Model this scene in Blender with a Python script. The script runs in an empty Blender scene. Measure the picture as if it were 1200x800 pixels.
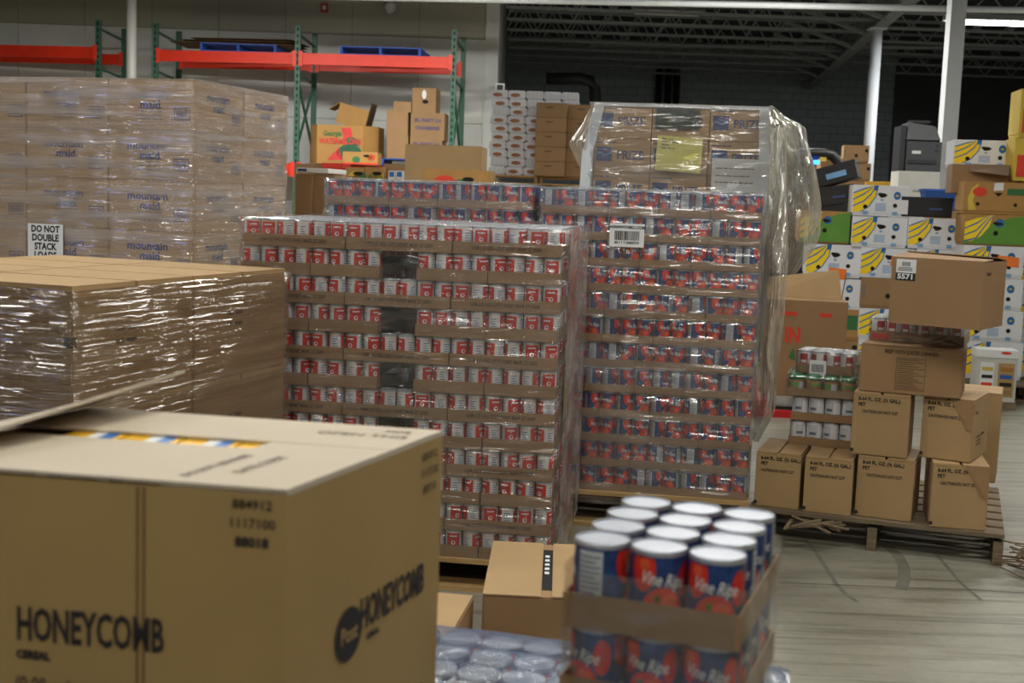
import bpy, bmesh, math, random
from mathutils import Vector, Matrix, noise
R = math.radians
random.seed(7)
scene = bpy.context.scene
col = scene.collection

# ---------------------------------------------------------------- camera
F, PITCH, ROLL, CH = 1505.1, 0.1123, 0.0363, 1.5
cam_d = bpy.data.cameras.new('camera')
cam = bpy.data.objects.new('camera', cam_d)
col.objects.link(cam)
cam_d.sensor_width = 36
cam_d.lens = 36 * F / 1200
cam_d.clip_start = .05
cam_d.clip_end = 200
cam_d.dof.use_dof = True
cam_d.dof.focus_distance = 5.6
cam_d.dof.aperture_fstop = 5.6
cam.matrix_world = Matrix.Translation((0, 0, CH)) @ Matrix.Rotation(math.pi / 2 - PITCH, 4, 'X') @ Matrix.Rotation(ROLL, 4, 'Z')
scene.camera = cam

# ---------------------------------------------------------------- world, lights, exposure
w = bpy.data.worlds.new('world')
scene.world = w
w.use_nodes = True
w.node_tree.nodes['Background'].inputs[0].default_value = (.55, .6, .7, 1)
w.node_tree.nodes['Background'].inputs[1].default_value = .02
scene.view_settings.view_transform = 'Standard'
scene.view_settings.look = 'None'
scene.view_settings.gamma = 1
scene.view_settings.use_curve_mapping = False
scene.view_settings.exposure = 0.25
scene.cycles.transparent_max_bounces = 24
scene.cycles.max_bounces = 8
scene.cycles.caustics_reflective = False
scene.cycles.caustics_refractive = False
scene.cycles.sample_clamp_indirect = 4

TUBES = [(-3.0, 4.6, 60), (.7, 2.6, 55), (3.7, 4.4, 70), (-3.2, 9.4, 60), (.8, 8.4, 60), (5.0, 11.6, 110), (-4.4, 16.6, 190), (-1.2, 16.8, 170), (3.0, 17.0, 190),
         (-.5, -1.6, 22), (3.2, -1.4, 40), (-2.8, -2.4, 22), (-6.6, 3.0, 30), (-6.9, -.8, 30), (9.0, 16.6, 190)]  # ceiling lamps out of view; some added for film glints, fill and brighter back
def area(name, loc, rot, sx, sy, power, color):
    d = bpy.data.lights.new(name, 'AREA')
    d.shape = 'RECTANGLE'; d.size = sx; d.size_y = sy; d.energy = power; d.color = color
    o = bpy.data.objects.new(name, d); col.objects.link(o)
    o.location = loc; o.rotation_euler = rot
    return o
for x, y, pw in TUBES:
    area('unseen_tube_light', (x, y, 4.36), (0, 0, R(8)), 2.4, .12, pw, (1, .97, .9))
area('dock_door_daylight', (-9.6, -.6, 1.9), (0, R(-90), 0), 2.2, 2.2, 38, (.26, .42, 1))

# ---------------------------------------------------------------- helpers
def ray(x, y):
    c, s, cp, sp = math.cos(ROLL), math.sin(ROLL), math.cos(PITCH), math.sin(PITCH)
    a, b = x - 600, y - 400
    X = (c * a + s * b) / F; Y = (-s * a + c * b) / F
    return Vector((X, cp - Y * sp, -sp - Y * cp))
def PY(x, y, Y):
    v = ray(x, y); return Vector((0, 0, CH)) + v * (Y / v.y)
def PZ(x, y, z):
    v = ray(x, y); return Vector((0, 0, CH)) + v * ((z - CH) / v.z)

def lin(c):
    return tuple((v / 255 / 12.92) if v / 255 <= .04045 else ((v / 255 + .055) / 1.055) ** 2.4 for v in c) + (1,)
MATS = {}
def mat(name, rgb, rough=.6, metal=0., var=.08, scale=8., bump=0., bscale=60., stretch=(1, 1, 1), emit=0., rnd=0., spec=.5):
    m = bpy.data.materials.new(name); m.use_nodes = True
    nt = m.node_tree; N = nt.nodes; L = nt.links
    b = N['Principled BSDF']
    b.inputs['Roughness'].default_value = rough; b.inputs['Metallic'].default_value = metal
    b.inputs['Specular IOR Level'].default_value = spec
    c = lin(rgb)
    tc = N.new('ShaderNodeTexCoord'); mp = N.new('ShaderNodeMapping'); mp.inputs['Scale'].default_value = stretch
    L.new(tc.outputs['Object'], mp.inputs['Vector'])
    n = N.new('ShaderNodeTexNoise'); n.inputs['Scale'].default_value = scale; n.inputs['Detail'].default_value = 4
    L.new(mp.outputs[0], n.inputs['Vector'])
    r = N.new('ShaderNodeValToRGB')
    r.color_ramp.elements[0].position = .3; r.color_ramp.elements[1].position = .7
    r.color_ramp.elements[0].color = tuple(v * (1 - var) for v in c[:3]) + (1,)
    r.color_ramp.elements[1].color = tuple(min(1, v * (1 + var)) for v in c[:3]) + (1,)
    L.new(n.outputs['Fac'], r.inputs[0])
    out = r.outputs[0]
    if rnd:
        oi = N.new('ShaderNodeObjectInfo'); hs = N.new('ShaderNodeHueSaturation'); mr = N.new('ShaderNodeMapRange')
        mr.inputs['To Min'].default_value = 1 - rnd; mr.inputs['To Max'].default_value = 1 + rnd
        L.new(oi.outputs['Random'], mr.inputs['Value']); L.new(mr.outputs[0], hs.inputs['Value']); L.new(out, hs.inputs['Color'])
        out = hs.outputs[0]
    L.new(out, b.inputs['Base Color'])
    if bump:
        n2 = N.new('ShaderNodeTexNoise'); n2.inputs['Scale'].default_value = bscale; n2.inputs['Detail'].default_value = 3
        L.new(mp.outputs[0], n2.inputs['Vector'])
        bp = N.new('ShaderNodeBump'); bp.inputs['Strength'].default_value = bump; bp.inputs['Distance'].default_value = .01
        L.new(n2.outputs['Fac'], bp.inputs['Height']); L.new(bp.outputs[0], b.inputs['Normal'])
    if emit:
        b.inputs['Emission Color'].default_value = c; b.inputs['Emission Strength'].default_value = emit
    MATS[name] = m
    return m

def film_mat(name, tint, haze, gloss, rough, sx, sy, bump, pw=1.0):
    """stretch film: see-through with milky haze and crumpled glossy streaks; UV in metres round the load / up"""
    m = bpy.data.materials.new(name); m.use_nodes = True
    nt = m.node_tree; N = nt.nodes; L = nt.links
    N.remove(N['Principled BSDF']); out = N['Material Output']
    uv = N.new('ShaderNodeUVMap'); mp = N.new('ShaderNodeMapping'); mp.inputs['Scale'].default_value = (sx, sy, 1)
    mp.inputs['Rotation'].default_value = (0, 0, .10)
    L.new(uv.outputs[0], mp.inputs['Vector'])
    n = N.new('ShaderNodeTexNoise'); n.inputs['Scale'].default_value = 1; n.inputs['Detail'].default_value = 2
    n.inputs['Roughness'].default_value = .5; n.inputs['Distortion'].default_value = .8
    L.new(mp.outputs[0], n.inputs['Vector'])
    bp = N.new('ShaderNodeBump'); bp.inputs['Strength'].default_value = bump; bp.inputs['Distance'].default_value = .06
    L.new(n.outputs['Fac'], bp.inputs['Height'])
    g = N.new('ShaderNodeBsdfGlossy'); g.inputs['Roughness'].default_value = rough; L.new(bp.outputs[0], g.inputs['Normal'])
    g.inputs['Color'].default_value = (1, 1, 1, 1)
    df = N.new('ShaderNodeBsdfDiffuse'); df.inputs['Color'].default_value = lin(tint)
    tl = N.new('ShaderNodeBsdfTranslucent'); tl.inputs['Color'].default_value = lin(tint)
    hz = N.new('ShaderNodeMixShader'); hz.inputs[0].default_value = .35; L.new(df.outputs[0], hz.inputs[1]); L.new(tl.outputs[0], hz.inputs[2])
    tr = N.new('ShaderNodeBsdfTransparent'); tr.inputs['Color'].default_value = (.97, .97, .96, 1)
    # haze amount: patchy, follows the layers of film
    n2 = N.new('ShaderNodeTexNoise'); n2.inputs['Scale'].default_value = .35; n2.inputs['Detail'].default_value = 4
    L.new(mp.outputs[0], n2.inputs['Vector'])
    mr = N.new('ShaderNodeMapRange'); mr.inputs['From Min'].default_value = .38; mr.inputs['From Max'].default_value = .68
    mr.inputs['To Min'].default_value = haze * .35; mr.inputs['To Max'].default_value = haze * 1.7
    L.new(n2.outputs['Fac'], mr.inputs['Value'])
    m1 = N.new('ShaderNodeMixShader'); L.new(mr.outputs[0], m1.inputs[0]); L.new(tr.outputs[0], m1.inputs[1]); L.new(hz.outputs[0], m1.inputs[2])
    lw = N.new('ShaderNodeLayerWeight'); lw.inputs['Blend'].default_value = .3; L.new(bp.outputs[0], lw.inputs['Normal'])
    ml = N.new('ShaderNodeMath'); ml.operation = 'MULTIPLY_ADD'; ml.inputs[1].default_value = gloss * pw; ml.inputs[2].default_value = gloss * .5
    L.new(lw.outputs['Fresnel'], ml.inputs[0])
    m2 = N.new('ShaderNodeMixShader'); L.new(ml.outputs[0], m2.inputs[0]); L.new(m1.outputs[0], m2.inputs[1]); L.new(g.outputs[0], m2.inputs[2])
    L.new(m2.outputs[0], out.inputs['Surface'])
    MATS[name] = m
    return m

M = MATS
mat('kraft', (150, 118, 82), .75, var=.05, scale=6, bump=.04, bscale=90, rnd=.05)
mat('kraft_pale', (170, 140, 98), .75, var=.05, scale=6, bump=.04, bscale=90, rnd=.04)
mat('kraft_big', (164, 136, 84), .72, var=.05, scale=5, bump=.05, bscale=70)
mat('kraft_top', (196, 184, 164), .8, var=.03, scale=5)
mat('kraft_maid', (184, 152, 112), .75, var=.05, scale=5, rnd=.05)
mat('kraft_bin', (172, 130, 72), .75, var=.06, scale=4)
mat('kraft_tray', (150, 118, 84), .7, var=.06, scale=10, rnd=.06)
mat('kraft_cut', (116, 88, 56), .8, var=.1, scale=40)
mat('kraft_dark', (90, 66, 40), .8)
mat('tape', (196, 160, 100), .25, var=.04)
mat('ink', (34, 30, 30), .7, var=.1)
mat('ink_soft', (88, 70, 50), .75, var=.15)
mat('ink_grey', (120, 108, 96), .75, var=.15)
mat('ink_blue', (62, 76, 128), .7, var=.1)
mat('ink_sky', (120, 170, 214), .7)
mat('ink_maid', (48, 60, 122), .7, var=.1)
mat('paper', (226, 228, 228), .7, var=.02)
mat('note_yellow', (232, 226, 132), .7, var=.03)
mat('orange_note', (244, 124, 40), .6, var=.03)
mat('steel', (190, 194, 202), .35, .55, var=.04, scale=30)
mat('lid_white', (160, 166, 178), .32, .7, var=.03, scale=20)
mat('soup_white', (226, 226, 230), .4, var=.02)
mat('soup_red', (206, 40, 36), .38, var=.05)
mat('soup_text', (120, 140, 180), .5)
mat('gold', (196, 150, 70), .4)
mat('vine_blue', (34, 64, 118), .3, var=.4, scale=90)
mat('tomato', (220, 46, 30), .3, var=.2, scale=40)
mat('tomato_light', (238, 96, 56), .3, var=.1, scale=50)
mat('stem_green', (74, 134, 44), .4, var=.2, scale=60)
mat('white_print', (236, 234, 230), .4, var=.02)
mat('panel_print', (196, 200, 206), .5, var=.03)
mat('text_grey', (110, 114, 124), .6)
mat('wood', (178, 146, 96), .8, var=.2, scale=5, stretch=(1, 9, 9), bump=.15, bscale=20, rnd=.08)
mat('wood_old', (120, 104, 82), .85, var=.25, scale=5, stretch=(1, 9, 9), bump=.15, bscale=20, rnd=.1)
mat('blue_paint', (30, 76, 164), .6, var=.12)
mat('rack_orange', (222, 50, 22), .45, var=.06)
mat('rack_green', (48, 92, 74), .5, var=.1)
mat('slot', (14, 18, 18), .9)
mat('column_white', (196, 200, 204), .5, var=.04, scale=3)
mat('column_grey', (146, 146, 142), .5, var=.04, scale=3)
mat('wall_white', (206, 210, 208), .75, var=.06, scale=1.2, bump=.06, bscale=25)
mat('wall_beige', (158, 156, 142), .75, var=.05, scale=1.0)
mat('wall_joint', (104, 106, 104), .9)
mat('ceiling_dark', (70, 72, 76), .8, var=.15, scale=.6)
mat('joist_paint', (128, 132, 134), .6, var=.08)
mat('pipe_white', (200, 206, 208), .4, var=.04)
mat('pipe_dark', (34, 36, 40), .6)
mat('banana_white', (226, 228, 232), .6, var=.02, rnd=.02)
mat('banana_yellow', (250, 214, 24), .55, var=.05)
mat('banana_blue', (24, 104, 168), .55)
mat('banana_green', (92, 146, 52), .55, var=.06)
mat('leaf_green', (50, 110, 60), .6)
mat('fruit_yellow', (206, 180, 66), .6, var=.08)
mat('fruit_red', (214, 60, 38), .6, var=.08)
mat('melon_red', (208, 58, 56), .6, var=.1)
mat('melon_green', (38, 92, 64), .6, var=.15)
mat('black_plastic', (24, 25, 28), .45, var=.1)
mat('hole', (30, 24, 18), .95)
mat('copier_grey', (68, 70, 77), .5, var=.05)
mat('copier_dark', (44, 46, 52), .5)
mat('cabinet_white', (196, 196, 190), .5, var=.04)
mat('jar_green', (24, 130, 74), .4)
mat('jar_brown', (168, 118, 60), .3)
mat('cream_red', (178, 26, 44), .4, var=.05)
mat('glass_tube', (255, 252, 240), .4, emit=14)
mat('led_blue', (40, 110, 255), .4, emit=6)
mat('fixture_white', (214, 216, 214), .5)
mat('pack_white', (214, 216, 222), .25, var=.06, scale=30)
mat('pack_brown', (150, 92, 44), .35, var=.2, scale=40)
mat('alarm_red', (150, 30, 34), .5)
mat('cereal_yellow', (240, 186, 20), .4, var=.05)
mat('cereal_blue', (40, 110, 190), .4)
mat('edge_board', (228, 234, 240), .55, var=.03)
mat('dark_green', (60, 74, 66), .7)
mat('jack_red', (196, 30, 36), .45)
mat('tote_blue', (40, 90, 170), .5)
mat('shelf_yellow', (206, 160, 40), .5)
film_mat('film_soup', (206, 206, 210), .09, .20, .10, 3, 26, .45)
film_mat('film_side', (200, 196, 196), .55, .36, .12, 7, 13, .8)
film_mat('film_vine', (206, 210, 216), .17, .20, .11, 2.5, 26, .42)
film_mat('film_maid', (216, 210, 208), .34, .24, .10, 2.6, 44, .34)
film_mat('film_thick', (204, 184, 146), .18, .32, .10, .9, 62, .7)
film_mat('film_prize', (206, 202, 198), .24, .17, .11, 2.5, 16, .28)
film_mat('film_loose', (226, 220, 202), .58, .3, .14, 11, 4, .9)
film_mat('film_blue', (150, 170, 206), .32, .24, .14, 8, 8, .35)
film_mat('film_tray', (208, 208, 206), .07, .24, .12, 7, 9, .4)

# floor: worn concrete with tyre marks
def floor_mat():
    m = bpy.data.materials.new('concrete'); m.use_nodes = True
    nt = m.node_tree; N = nt.nodes; L = nt.links; b = N['Principled BSDF']
    tc = N.new('ShaderNodeTexCoord')
    def nz(sc, st, det=5, rot=0):
        mp = N.new('ShaderNodeMapping'); mp.inputs['Scale'].default_value = st; mp.inputs['Rotation'].default_value = (0, 0, rot)
        L.new(tc.outputs['Object'], mp.inputs['Vector'])
        n = N.new('ShaderNodeTexNoise'); n.inputs['Scale'].default_value = sc; n.inputs['Detail'].default_value = det
        L.new(mp.outputs[0], n.inputs['Vector']); return n.outputs['Fac']
    def ramp(src, p0, p1, c0, c1):
        r = N.new('ShaderNodeValToRGB'); r.color_ramp.elements[0].position = p0; r.color_ramp.elements[1].position = p1
        r.color_ramp.elements[0].color = c0; r.color_ramp.elements[1].color = c1; L.new(src, r.inputs[0]); return r.outputs[0]
    def mul(a, bb, f=1.):
        x = N.new('ShaderNodeMix'); x.data_type = 'RGBA'; x.blend_type = 'MULTIPLY'; x.inputs['Factor'].default_value = f
        L.new(a, x.inputs[6]); L.new(bb, x.inputs[7]); return x.outputs[2]
    base = ramp(nz(1.3, (1, 1, 1)), .3, .7, lin((118, 115, 101)), lin((146, 143, 128)))
    W1 = (1, 1, 1, 1)
    c1 = mul(base, ramp(nz(3.0, (.5, 5, 1), 6, R(8)), .36, .5, (.62, .61, .58, 1), W1), .8)
    c2 = mul(c1, ramp(nz(2.0, (.35, 9, 1), 8, R(4)), .33, .42, (.5, .5, .48, 1), W1), .8)
    c3 = mul(c2, ramp(nz(24, (1, 1, 1), 6), .3, .6, (.8, .8, .8, 1), W1), .6)
    L.new(c3, b.inputs['Base Color'])
    b.inputs['Roughness'].default_value = .5
    MATS['concrete'] = m
floor_mat()
mat('tyre_mark', (104, 101, 90), .7, var=.2, scale=14)
def block_mat():
    m = bpy.data.materials.new('block_wall'); m.use_nodes = True
    nt = m.node_tree; N = nt.nodes; L = nt.links; b = N['Principled BSDF']
    tc = N.new('ShaderNodeTexCoord'); mp = N.new('ShaderNodeMapping'); mp.inputs['Rotation'].default_value = (R(90), 0, 0)
    L.new(tc.outputs['Object'], mp.inputs['Vector'])
    br = N.new('ShaderNodeTexBrick'); br.inputs['Scale'].default_value = 1; br.inputs['Brick Width'].default_value = .4; br.inputs['Row Height'].default_value = .2
    br.inputs['Mortar Size'].default_value = .012
    br.inputs['Color1'].default_value = lin((158, 170, 176)); br.inputs['Color2'].default_value = lin((152, 164, 170)); br.inputs['Mortar'].default_value = lin((128, 138, 144))
    L.new(mp.outputs[0], br.inputs['Vector']); L.new(br.outputs['Color'], b.inputs['Base Color']); b.inputs['Roughness'].default_value = .8
    MATS['block_wall'] = m
block_mat()

# ---- mesh collecting
class MB:
    def __init__(s): s.v = []; s.f = []; s.m = []; s.uv = None
    def quadbox(s, P, m=0):
        b = len(s.v); s.v += [tuple(p) for p in P]
        for f in ((0, 3, 2, 1), (4, 5, 6, 7), (0, 1, 5, 4), (1, 2, 6, 5), (2, 3, 7, 6), (3, 0, 4, 7)):
            s.f.append(tuple(b + i for i in f)); s.m.append(m)
    def box(s, x0, x1, y0, y1, z0, z1, m=0):
        s.quadbox([(x0, y0, z0), (x1, y0, z0), (x1, y1, z0), (x0, y1, z0), (x0, y0, z1), (x1, y0, z1), (x1, y1, z1), (x0, y1, z1)], m)
    def bar(s, a, b, w, h, m=0):
        a, b = Vector(a), Vector(b); d = (b - a).normalized()
        up = Vector((0, 0, 1)) if abs(d.z) < .95 else Vector((0, 1, 0))
        r = d.cross(up).normalized(); u = r.cross(d).normalized()
        r *= w / 2; u *= h / 2
        s.quadbox([a - r - u, a + r - u, b + r - u, b - r - u, a - r + u, a + r + u, b + r + u, b - r + u], m)
    def tube(s, path, r, n=10, m=0, caps=True):
        path = [Vector(p) for p in path]; rings = []
        for i, p in enumerate(path):
            d = (path[min(i + 1, len(path) - 1)] - path[max(i - 1, 0)]).normalized()
            up = Vector((0, 0, 1)) if abs(d.z) < .95 else Vector((0, 1, 0))
            a = d.cross(up).normalized(); b = a.cross(d).normalized()
            rr = r[i] if isinstance(r, (list, tuple)) else r
            k = len(s.v)
            for j in range(n):
                t = 2 * math.pi * j / n; s.v.append(tuple(p + a * math.cos(t) * rr + b * math.sin(t) * rr))
            rings.append(k)
        for i in range(len(rings) - 1):
            for j in range(n):
                j2 = (j + 1) % n
                s.f.append((rings[i] + j, rings[i] + j2, rings[i + 1] + j2, rings[i + 1] + j)); s.m.append(m)
        if caps:
            s.f.append(tuple(rings[0] + j for j in range(n - 1, -1, -1))); s.m.append(m)
            s.f.append(tuple(rings[-1] + j for j in range(n))); s.m.append(m)
    def lathe(s, prof, n=20, ms=None, cx=0, cy=0):
        ks = []
        for (r, z) in prof:
            k = len(s.v)
            for j in range(n):
                t = 2 * math.pi * j / n; s.v.append((cx + r * math.cos(t), cy + r * math.sin(t), z))
            ks.append(k)
        for i in range(len(prof) - 1):
            for j in range(n):
                j2 = (j + 1) % n; s.f.append((ks[i] + j, ks[i] + j2, ks[i + 1] + j2, ks[i + 1] + j)); s.m.append(ms[i] if ms else 0)
        s.f.append(tuple(ks[-1] + j for j in range(n))); s.m.append(ms[-1] if ms else 0)
        s.f.append(tuple(ks[0] + j for j in range(n - 1, -1, -1))); s.m.append(ms[0] if ms else 0)
    def poly(s, P, m=0):
        b = len(s.v); s.v += [tuple(p) for p in P]; s.f.append(tuple(range(b, b + len(P)))); s.m.append(m)
    def addmesh(s, me, fn, m):
        b = len(s.v); s.v += [tuple(fn(v.co)) for v in me.vertices]
        for p in me.polygons: s.f.append(tuple(b + i for i in p.vertices)); s.m.append(m)
    def mesh(s, name, mats, smooth=False):
        me = bpy.data.meshes.new(name); me.from_pydata(s.v, [], s.f)
        for x in (mats if isinstance(mats, (list, tuple)) else [mats]): me.materials.append(M[x])
        me.polygons.foreach_set('material_index', s.m)
        if smooth: me.polygons.foreach_set('use_smooth', [True] * len(s.f))
        me.update(); return me
    def build(s, name, mats, parent=None, loc=(0, 0, 0), rz=0, smooth=False):
        return link(name, s.mesh(name, mats, smooth), parent, loc, (0, 0, rz))
def link(name, data, parent=None, loc=(0, 0, 0), rot=(0, 0, 0)):
    o = bpy.data.objects.new(name, data); col.objects.link(o)
    o.parent = parent; o.location = loc; o.rotation_euler = rot
    return o
def tag(o, label, cat, group=None, kind=None):
    o['label'] = label; o['category'] = cat
    if group: o['group'] = group
    if kind: o['kind'] = kind
    return o
def thing(name, label, cat, loc=(0, 0, 0), rz=0, group=None):
    return tag(link(name, None, None, loc, (0, 0, rz)), label, cat, group)
def struct(o): o['kind'] = 'structure'; return o
def frame(x0, y0, yaw):
    c, s = math.cos(yaw), math.sin(yaw)
    return lambda x, y, z=0: Vector((x0 + c * x - s * y, y0 + s * x + c * y, z))

_tc = {}
def text_mesh(body, size, off=0., xs=1., align='CENTER', matn='ink'):
    key = (body, size, off, xs, align, matn)
    if key in _tc: return _tc[key]
    cu = bpy.data.curves.new('t', 'FONT'); cu.body = body; cu.size = size; cu.offset = off; cu.align_x = align; cu.align_y = 'CENTER'
    cu.resolution_u = 2
    ob = bpy.data.objects.new('t', cu)
    me = bpy.data.meshes.new_from_object(ob)
    bpy.data.objects.remove(ob); bpy.data.curves.remove(cu)
    for v in me.vertices: v.co.x *= xs
    me.materials.clear(); me.materials.append(M[matn]); me.name = 'lettering'
    _tc[key] = me
    return me
def on_face(parent, me, face, u, z, w, d, name='printed_text', tilt=0., plate=False):
    e = .0015
    if plate: return link(name, me, parent, (u, -d / 2 - .0004, z) if face == 'front' else (w / 2 + .0004, u, z), (0, 0, 0 if face == 'front' else R(90)))
    if face == 'front': return link(name, me, parent, (u, -d / 2 - e, z), (R(90), tilt, 0))
    if face == 'right': return link(name, me, parent, (w / 2 + e, u, z), (R(90), 0, R(90)))
    return link(name, me, parent, (u, z, e), (0, 0, tilt))

def small_print(width, size, lines, matn='ink_soft', seed=1, gap=1.7):
    rr = random.Random(seed); g = MB(); v = (lines - 1) / 2 * size * gap
    for k in range(lines):
        x = -width / 2
        while x < width / 2 - size:
            ln = min(rr.uniform(1.2, 4.) * size, width / 2 - x)
            g.poly([(x, v - size * .3, 0), (x + ln, v - size * .3, 0), (x + ln, v + size * .3, 0), (x, v + size * .3, 0)]); x += ln + size * .6
        v -= size * gap
    return g.mesh('small_print', matn)
_bc = {}
def box_mesh(w, d, h, mats, bev=.004):
    key = (round(w, 3), round(d, 3), round(h, 3), mats, bev)
    if key in _bc: return _bc[key]
    bm = bmesh.new(); bmesh.ops.create_cube(bm, size=1)
    for v in bm.verts: v.co = Vector((v.co.x * w, v.co.y * d, (v.co.z + .5) * h))
    if bev: bmesh.ops.bevel(bm, geom=list(bm.edges), offset=bev, segments=2, affect='EDGES')
    me = bpy.data.meshes.new('carton_body'); bm.to_mesh(me); bm.free()
    me.materials.append(M[mats]); _bc[key] = me
    return me
def slab_mesh(x0, x1, y0, y1, z0, z1, m):
    key = ('s', round(x0, 3), round(x1, 3), round(y0, 3), round(y1, 3), round(z0, 4), round(z1, 4), m)
    if key not in _bc:
        b = MB(); b.box(x0, x1, y0, y1, z0, z1); _bc[key] = b.mesh('slab', m)
    return _bc[key]

def carton(label, loc, rz, w, d, h, m='kraft', cat='carton', group=None, name='carton', flaps=True, tape=False, along='x', gap=.005, topm=None, ft=.004):
    """closed cardboard carton: body, two top flaps with an open seam, perhaps tape; origin at centre of base, front is -Y"""
    t = thing(name, label, cat, loc, rz, group)
    hb = h - ft if flaps else h
    link('body', box_mesh(w, d, hb, m), t)
    if flaps:
        fm = topm or m
        if along == 'x':
            link('top_flap', slab_mesh(-w / 2 + .002, w / 2 - .002, -d / 2 + .002, -gap / 2, hb, h, fm), t)
            link('top_flap', slab_mesh(-w / 2 + .002, w / 2 - .002, gap / 2, d / 2 - .002, hb, h, fm), t)
        else:
            link('top_flap', slab_mesh(-w / 2 + .002, -gap / 2, -d / 2 + .002, d / 2 - .002, hb, h, fm), t)
            link('top_flap', slab_mesh(gap / 2, w / 2 - .002, -d / 2 + .002, d / 2 - .002, hb, h, fm), t)
    if tape:
        b = MB()
        if along == 'x':
            b.box(-w / 2 - .0008, w / 2 + .0008, -.028, .028, h, h + .0006); b.box(w / 2, w / 2 + .0008, -.028, .028, h - .08, h)
        else:
            b.box(-.028, .028, -d / 2 - .0008, d / 2 + .0008, h, h + .0006); b.box(-.028, .028, -d / 2 - .0008, -d / 2, h - .08, h)
        b.build('tape', 'tape', t)
    return t
def carton_px(label, x0, y0, x1, y1, Y, d, m='kraft', rz=R(-10), z0=None, **k):
    """front face seen at these pixels, standing at distance Y"""
    a, b = PY(x0, (y0 + y1) / 2, Y), PY(x1, (y0 + y1) / 2, Y)
    xm = (x0 + x1) / 2
    zt, zb = PY(xm, y0, Y).z, PY(xm, y1, Y).z
    if z0 is not None: zb = z0
    wd = (b - a).length
    c = (a + b) / 2
    return carton(label, (c.x - math.sin(rz) * d / 2, Y + math.cos(rz) * d / 2, zb), rz, wd, d, zt - zb, m, **k), wd, d, zt - zb

ORD = ['top', 'second', 'third', 'fourth', 'fifth', 'sixth', 'seventh', 'eighth', 'ninth', 'tenth', 'eleventh', 'bottom']

_pc = {}
def pallet(label, x, y, rz, w, d, h, m='wood', n=7, group=None, z=0, under=(-1, 0, 1)):
    """w along the front, stringers run front to back, deck boards across"""
    t = thing('pallet', label, 'pallet', (x, y, z), rz, group)
    bw = d / (n + (n - 1) * .35)
    key = (w, d, h, m, n)
    if key not in _pc:
        a = MB(); a.box(-w / 2, w / 2, -bw / 2, bw / 2, h - .018, h); A = a.mesh('deck_board', m)
        a = MB(); a.box(-.02, .02, -d / 2 + .002, d / 2 - .002, .018, h - .018); S = a.mesh('stringer', m)
        a = MB(); a.box(-w / 2, w / 2, -bw / 2, bw / 2, 0, .018); B = a.mesh('bottom_board', m)
        _pc[key] = (A, S, B)
    A, S, B = _pc[key]
    for i in range(n): link('deck_board', A, t, (0, -d / 2 + bw / 2 + i * (d - bw) / (n - 1), 0))
    for q in (-1, 0, 1): link('stringer', S, t, (q * (w / 2 - .022), 0, 0 if len(under) == 3 else -.018))
    for q in under: link('bottom_board', B, t, (0, q * (d - bw) / 2, 0))
    return t

# ---- cans
def wrapper(r, a0=-math.pi / 2):
    return lambda u, v, e=.0005: ((r + e) * math.cos(a0 + u / r), (r + e) * math.sin(a0 + u / r), v)
def patch(b, W, u0, u1, v0, v1, m, e=.0005, n=8):
    for i in range(n):
        a, c = u0 + (u1 - u0) * i / n, u0 + (u1 - u0) * (i + 1) / n
        b.poly([W(a, v0, e), W(c, v0, e), W(c, v1, e), W(a, v1, e)], m)
def disc(b, W, cu, cv, ru, rv, m, e=.0007, n=16, k=3, v0=-9, v1=9):
    cl = lambda v: max(v0, min(v1, v))
    for q in range(k):
        s0, s1 = q / k, (q + 1) / k
        for i in range(n):
            t0, t1 = 2 * math.pi * i / n, 2 * math.pi * (i + 1) / n
            P = [W(cu + ru * s * math.cos(t), cl(cv + rv * s * math.sin(t)), e) for s, t in ((s0, t0), (s1, t0), (s1, t1), (s0, t1))]
            b.poly(P[1:] if q == 0 else P, m)
def can_body(b, r, h, steel, lid, label, n=24):
    b.lathe([(r * .96, 0), (r, .002), (r, .005), (r * .985, .007), (r * .985, h - .007), (r, h - .005), (r, h - .0015), (r * .98, h), (r * .95, h - .0004), (r * .92, h - .002), (r * .3, h - .0024)], n,
            [steel, steel, steel, label, steel, steel, lid, lid, lid, lid, lid])
SR, SH, SP = .0325, .1, .068
def soup_can():
    b = MB(); can_body(b, SR, SH, 0, 0, 1, 20); W = wrapper(SR * .985)
    HC = math.pi * SR * .985
    patch(b, W, HC - .026, HC + .026, .012, .088, 2); disc(b, W, HC, .052, .0085, .0085, 3, .0009, 12, 2); disc(b, W, HC + .001, .053, .0045, .0045, 2, .0011, 10, 2)
    patch(b, W, HC - .014, HC + .014, .074, .079, 3, .0009); patch(b, W, HC - .018, HC + .018, .028, .032, 3, .0009)
    patch(b, W, -.026, .026, .012, .088, 2)
    patch(b, W, -.0275, .0275, .0088, .0105, 6); patch(b, W, -.0275, .0275, .0895, .091, 6)
    for u in (-.0285, .0275): patch(b, W, u, u + .001, .009, .091, 6, n=1)
    disc(b, W, 0, .052, .0085, .0085, 3, .0009, 12, 2); disc(b, W, .001, .053, .0045, .0045, 2, .0011, 10, 2)
    patch(b, W, -.014, .014, .074, .079, 3, .0009); patch(b, W, -.018, .018, .028, .032, 3, .0009); patch(b, W, -.012, .012, .020, .023, 3, .0009)
    for c in (.05, -.05):
        patch(b, W, c - .0135, c + .0135, .009, .0105, 4, n=3); patch(b, W, c - .0135, c + .0135, .0845, .086, 4, n=3)
        for k in range(7): patch(b, W, c - .011, c + .011 - .004 * (k % 3), .018 + k * .009, .0215 + k * .009, 5, n=3)
    return b.mesh('soup_can', ['steel', 'soup_white', 'soup_red', 'soup_white', 'gold', 'soup_text', 'gold'], False)
VR, VH, VP = .0368, .110, .0765
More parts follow.
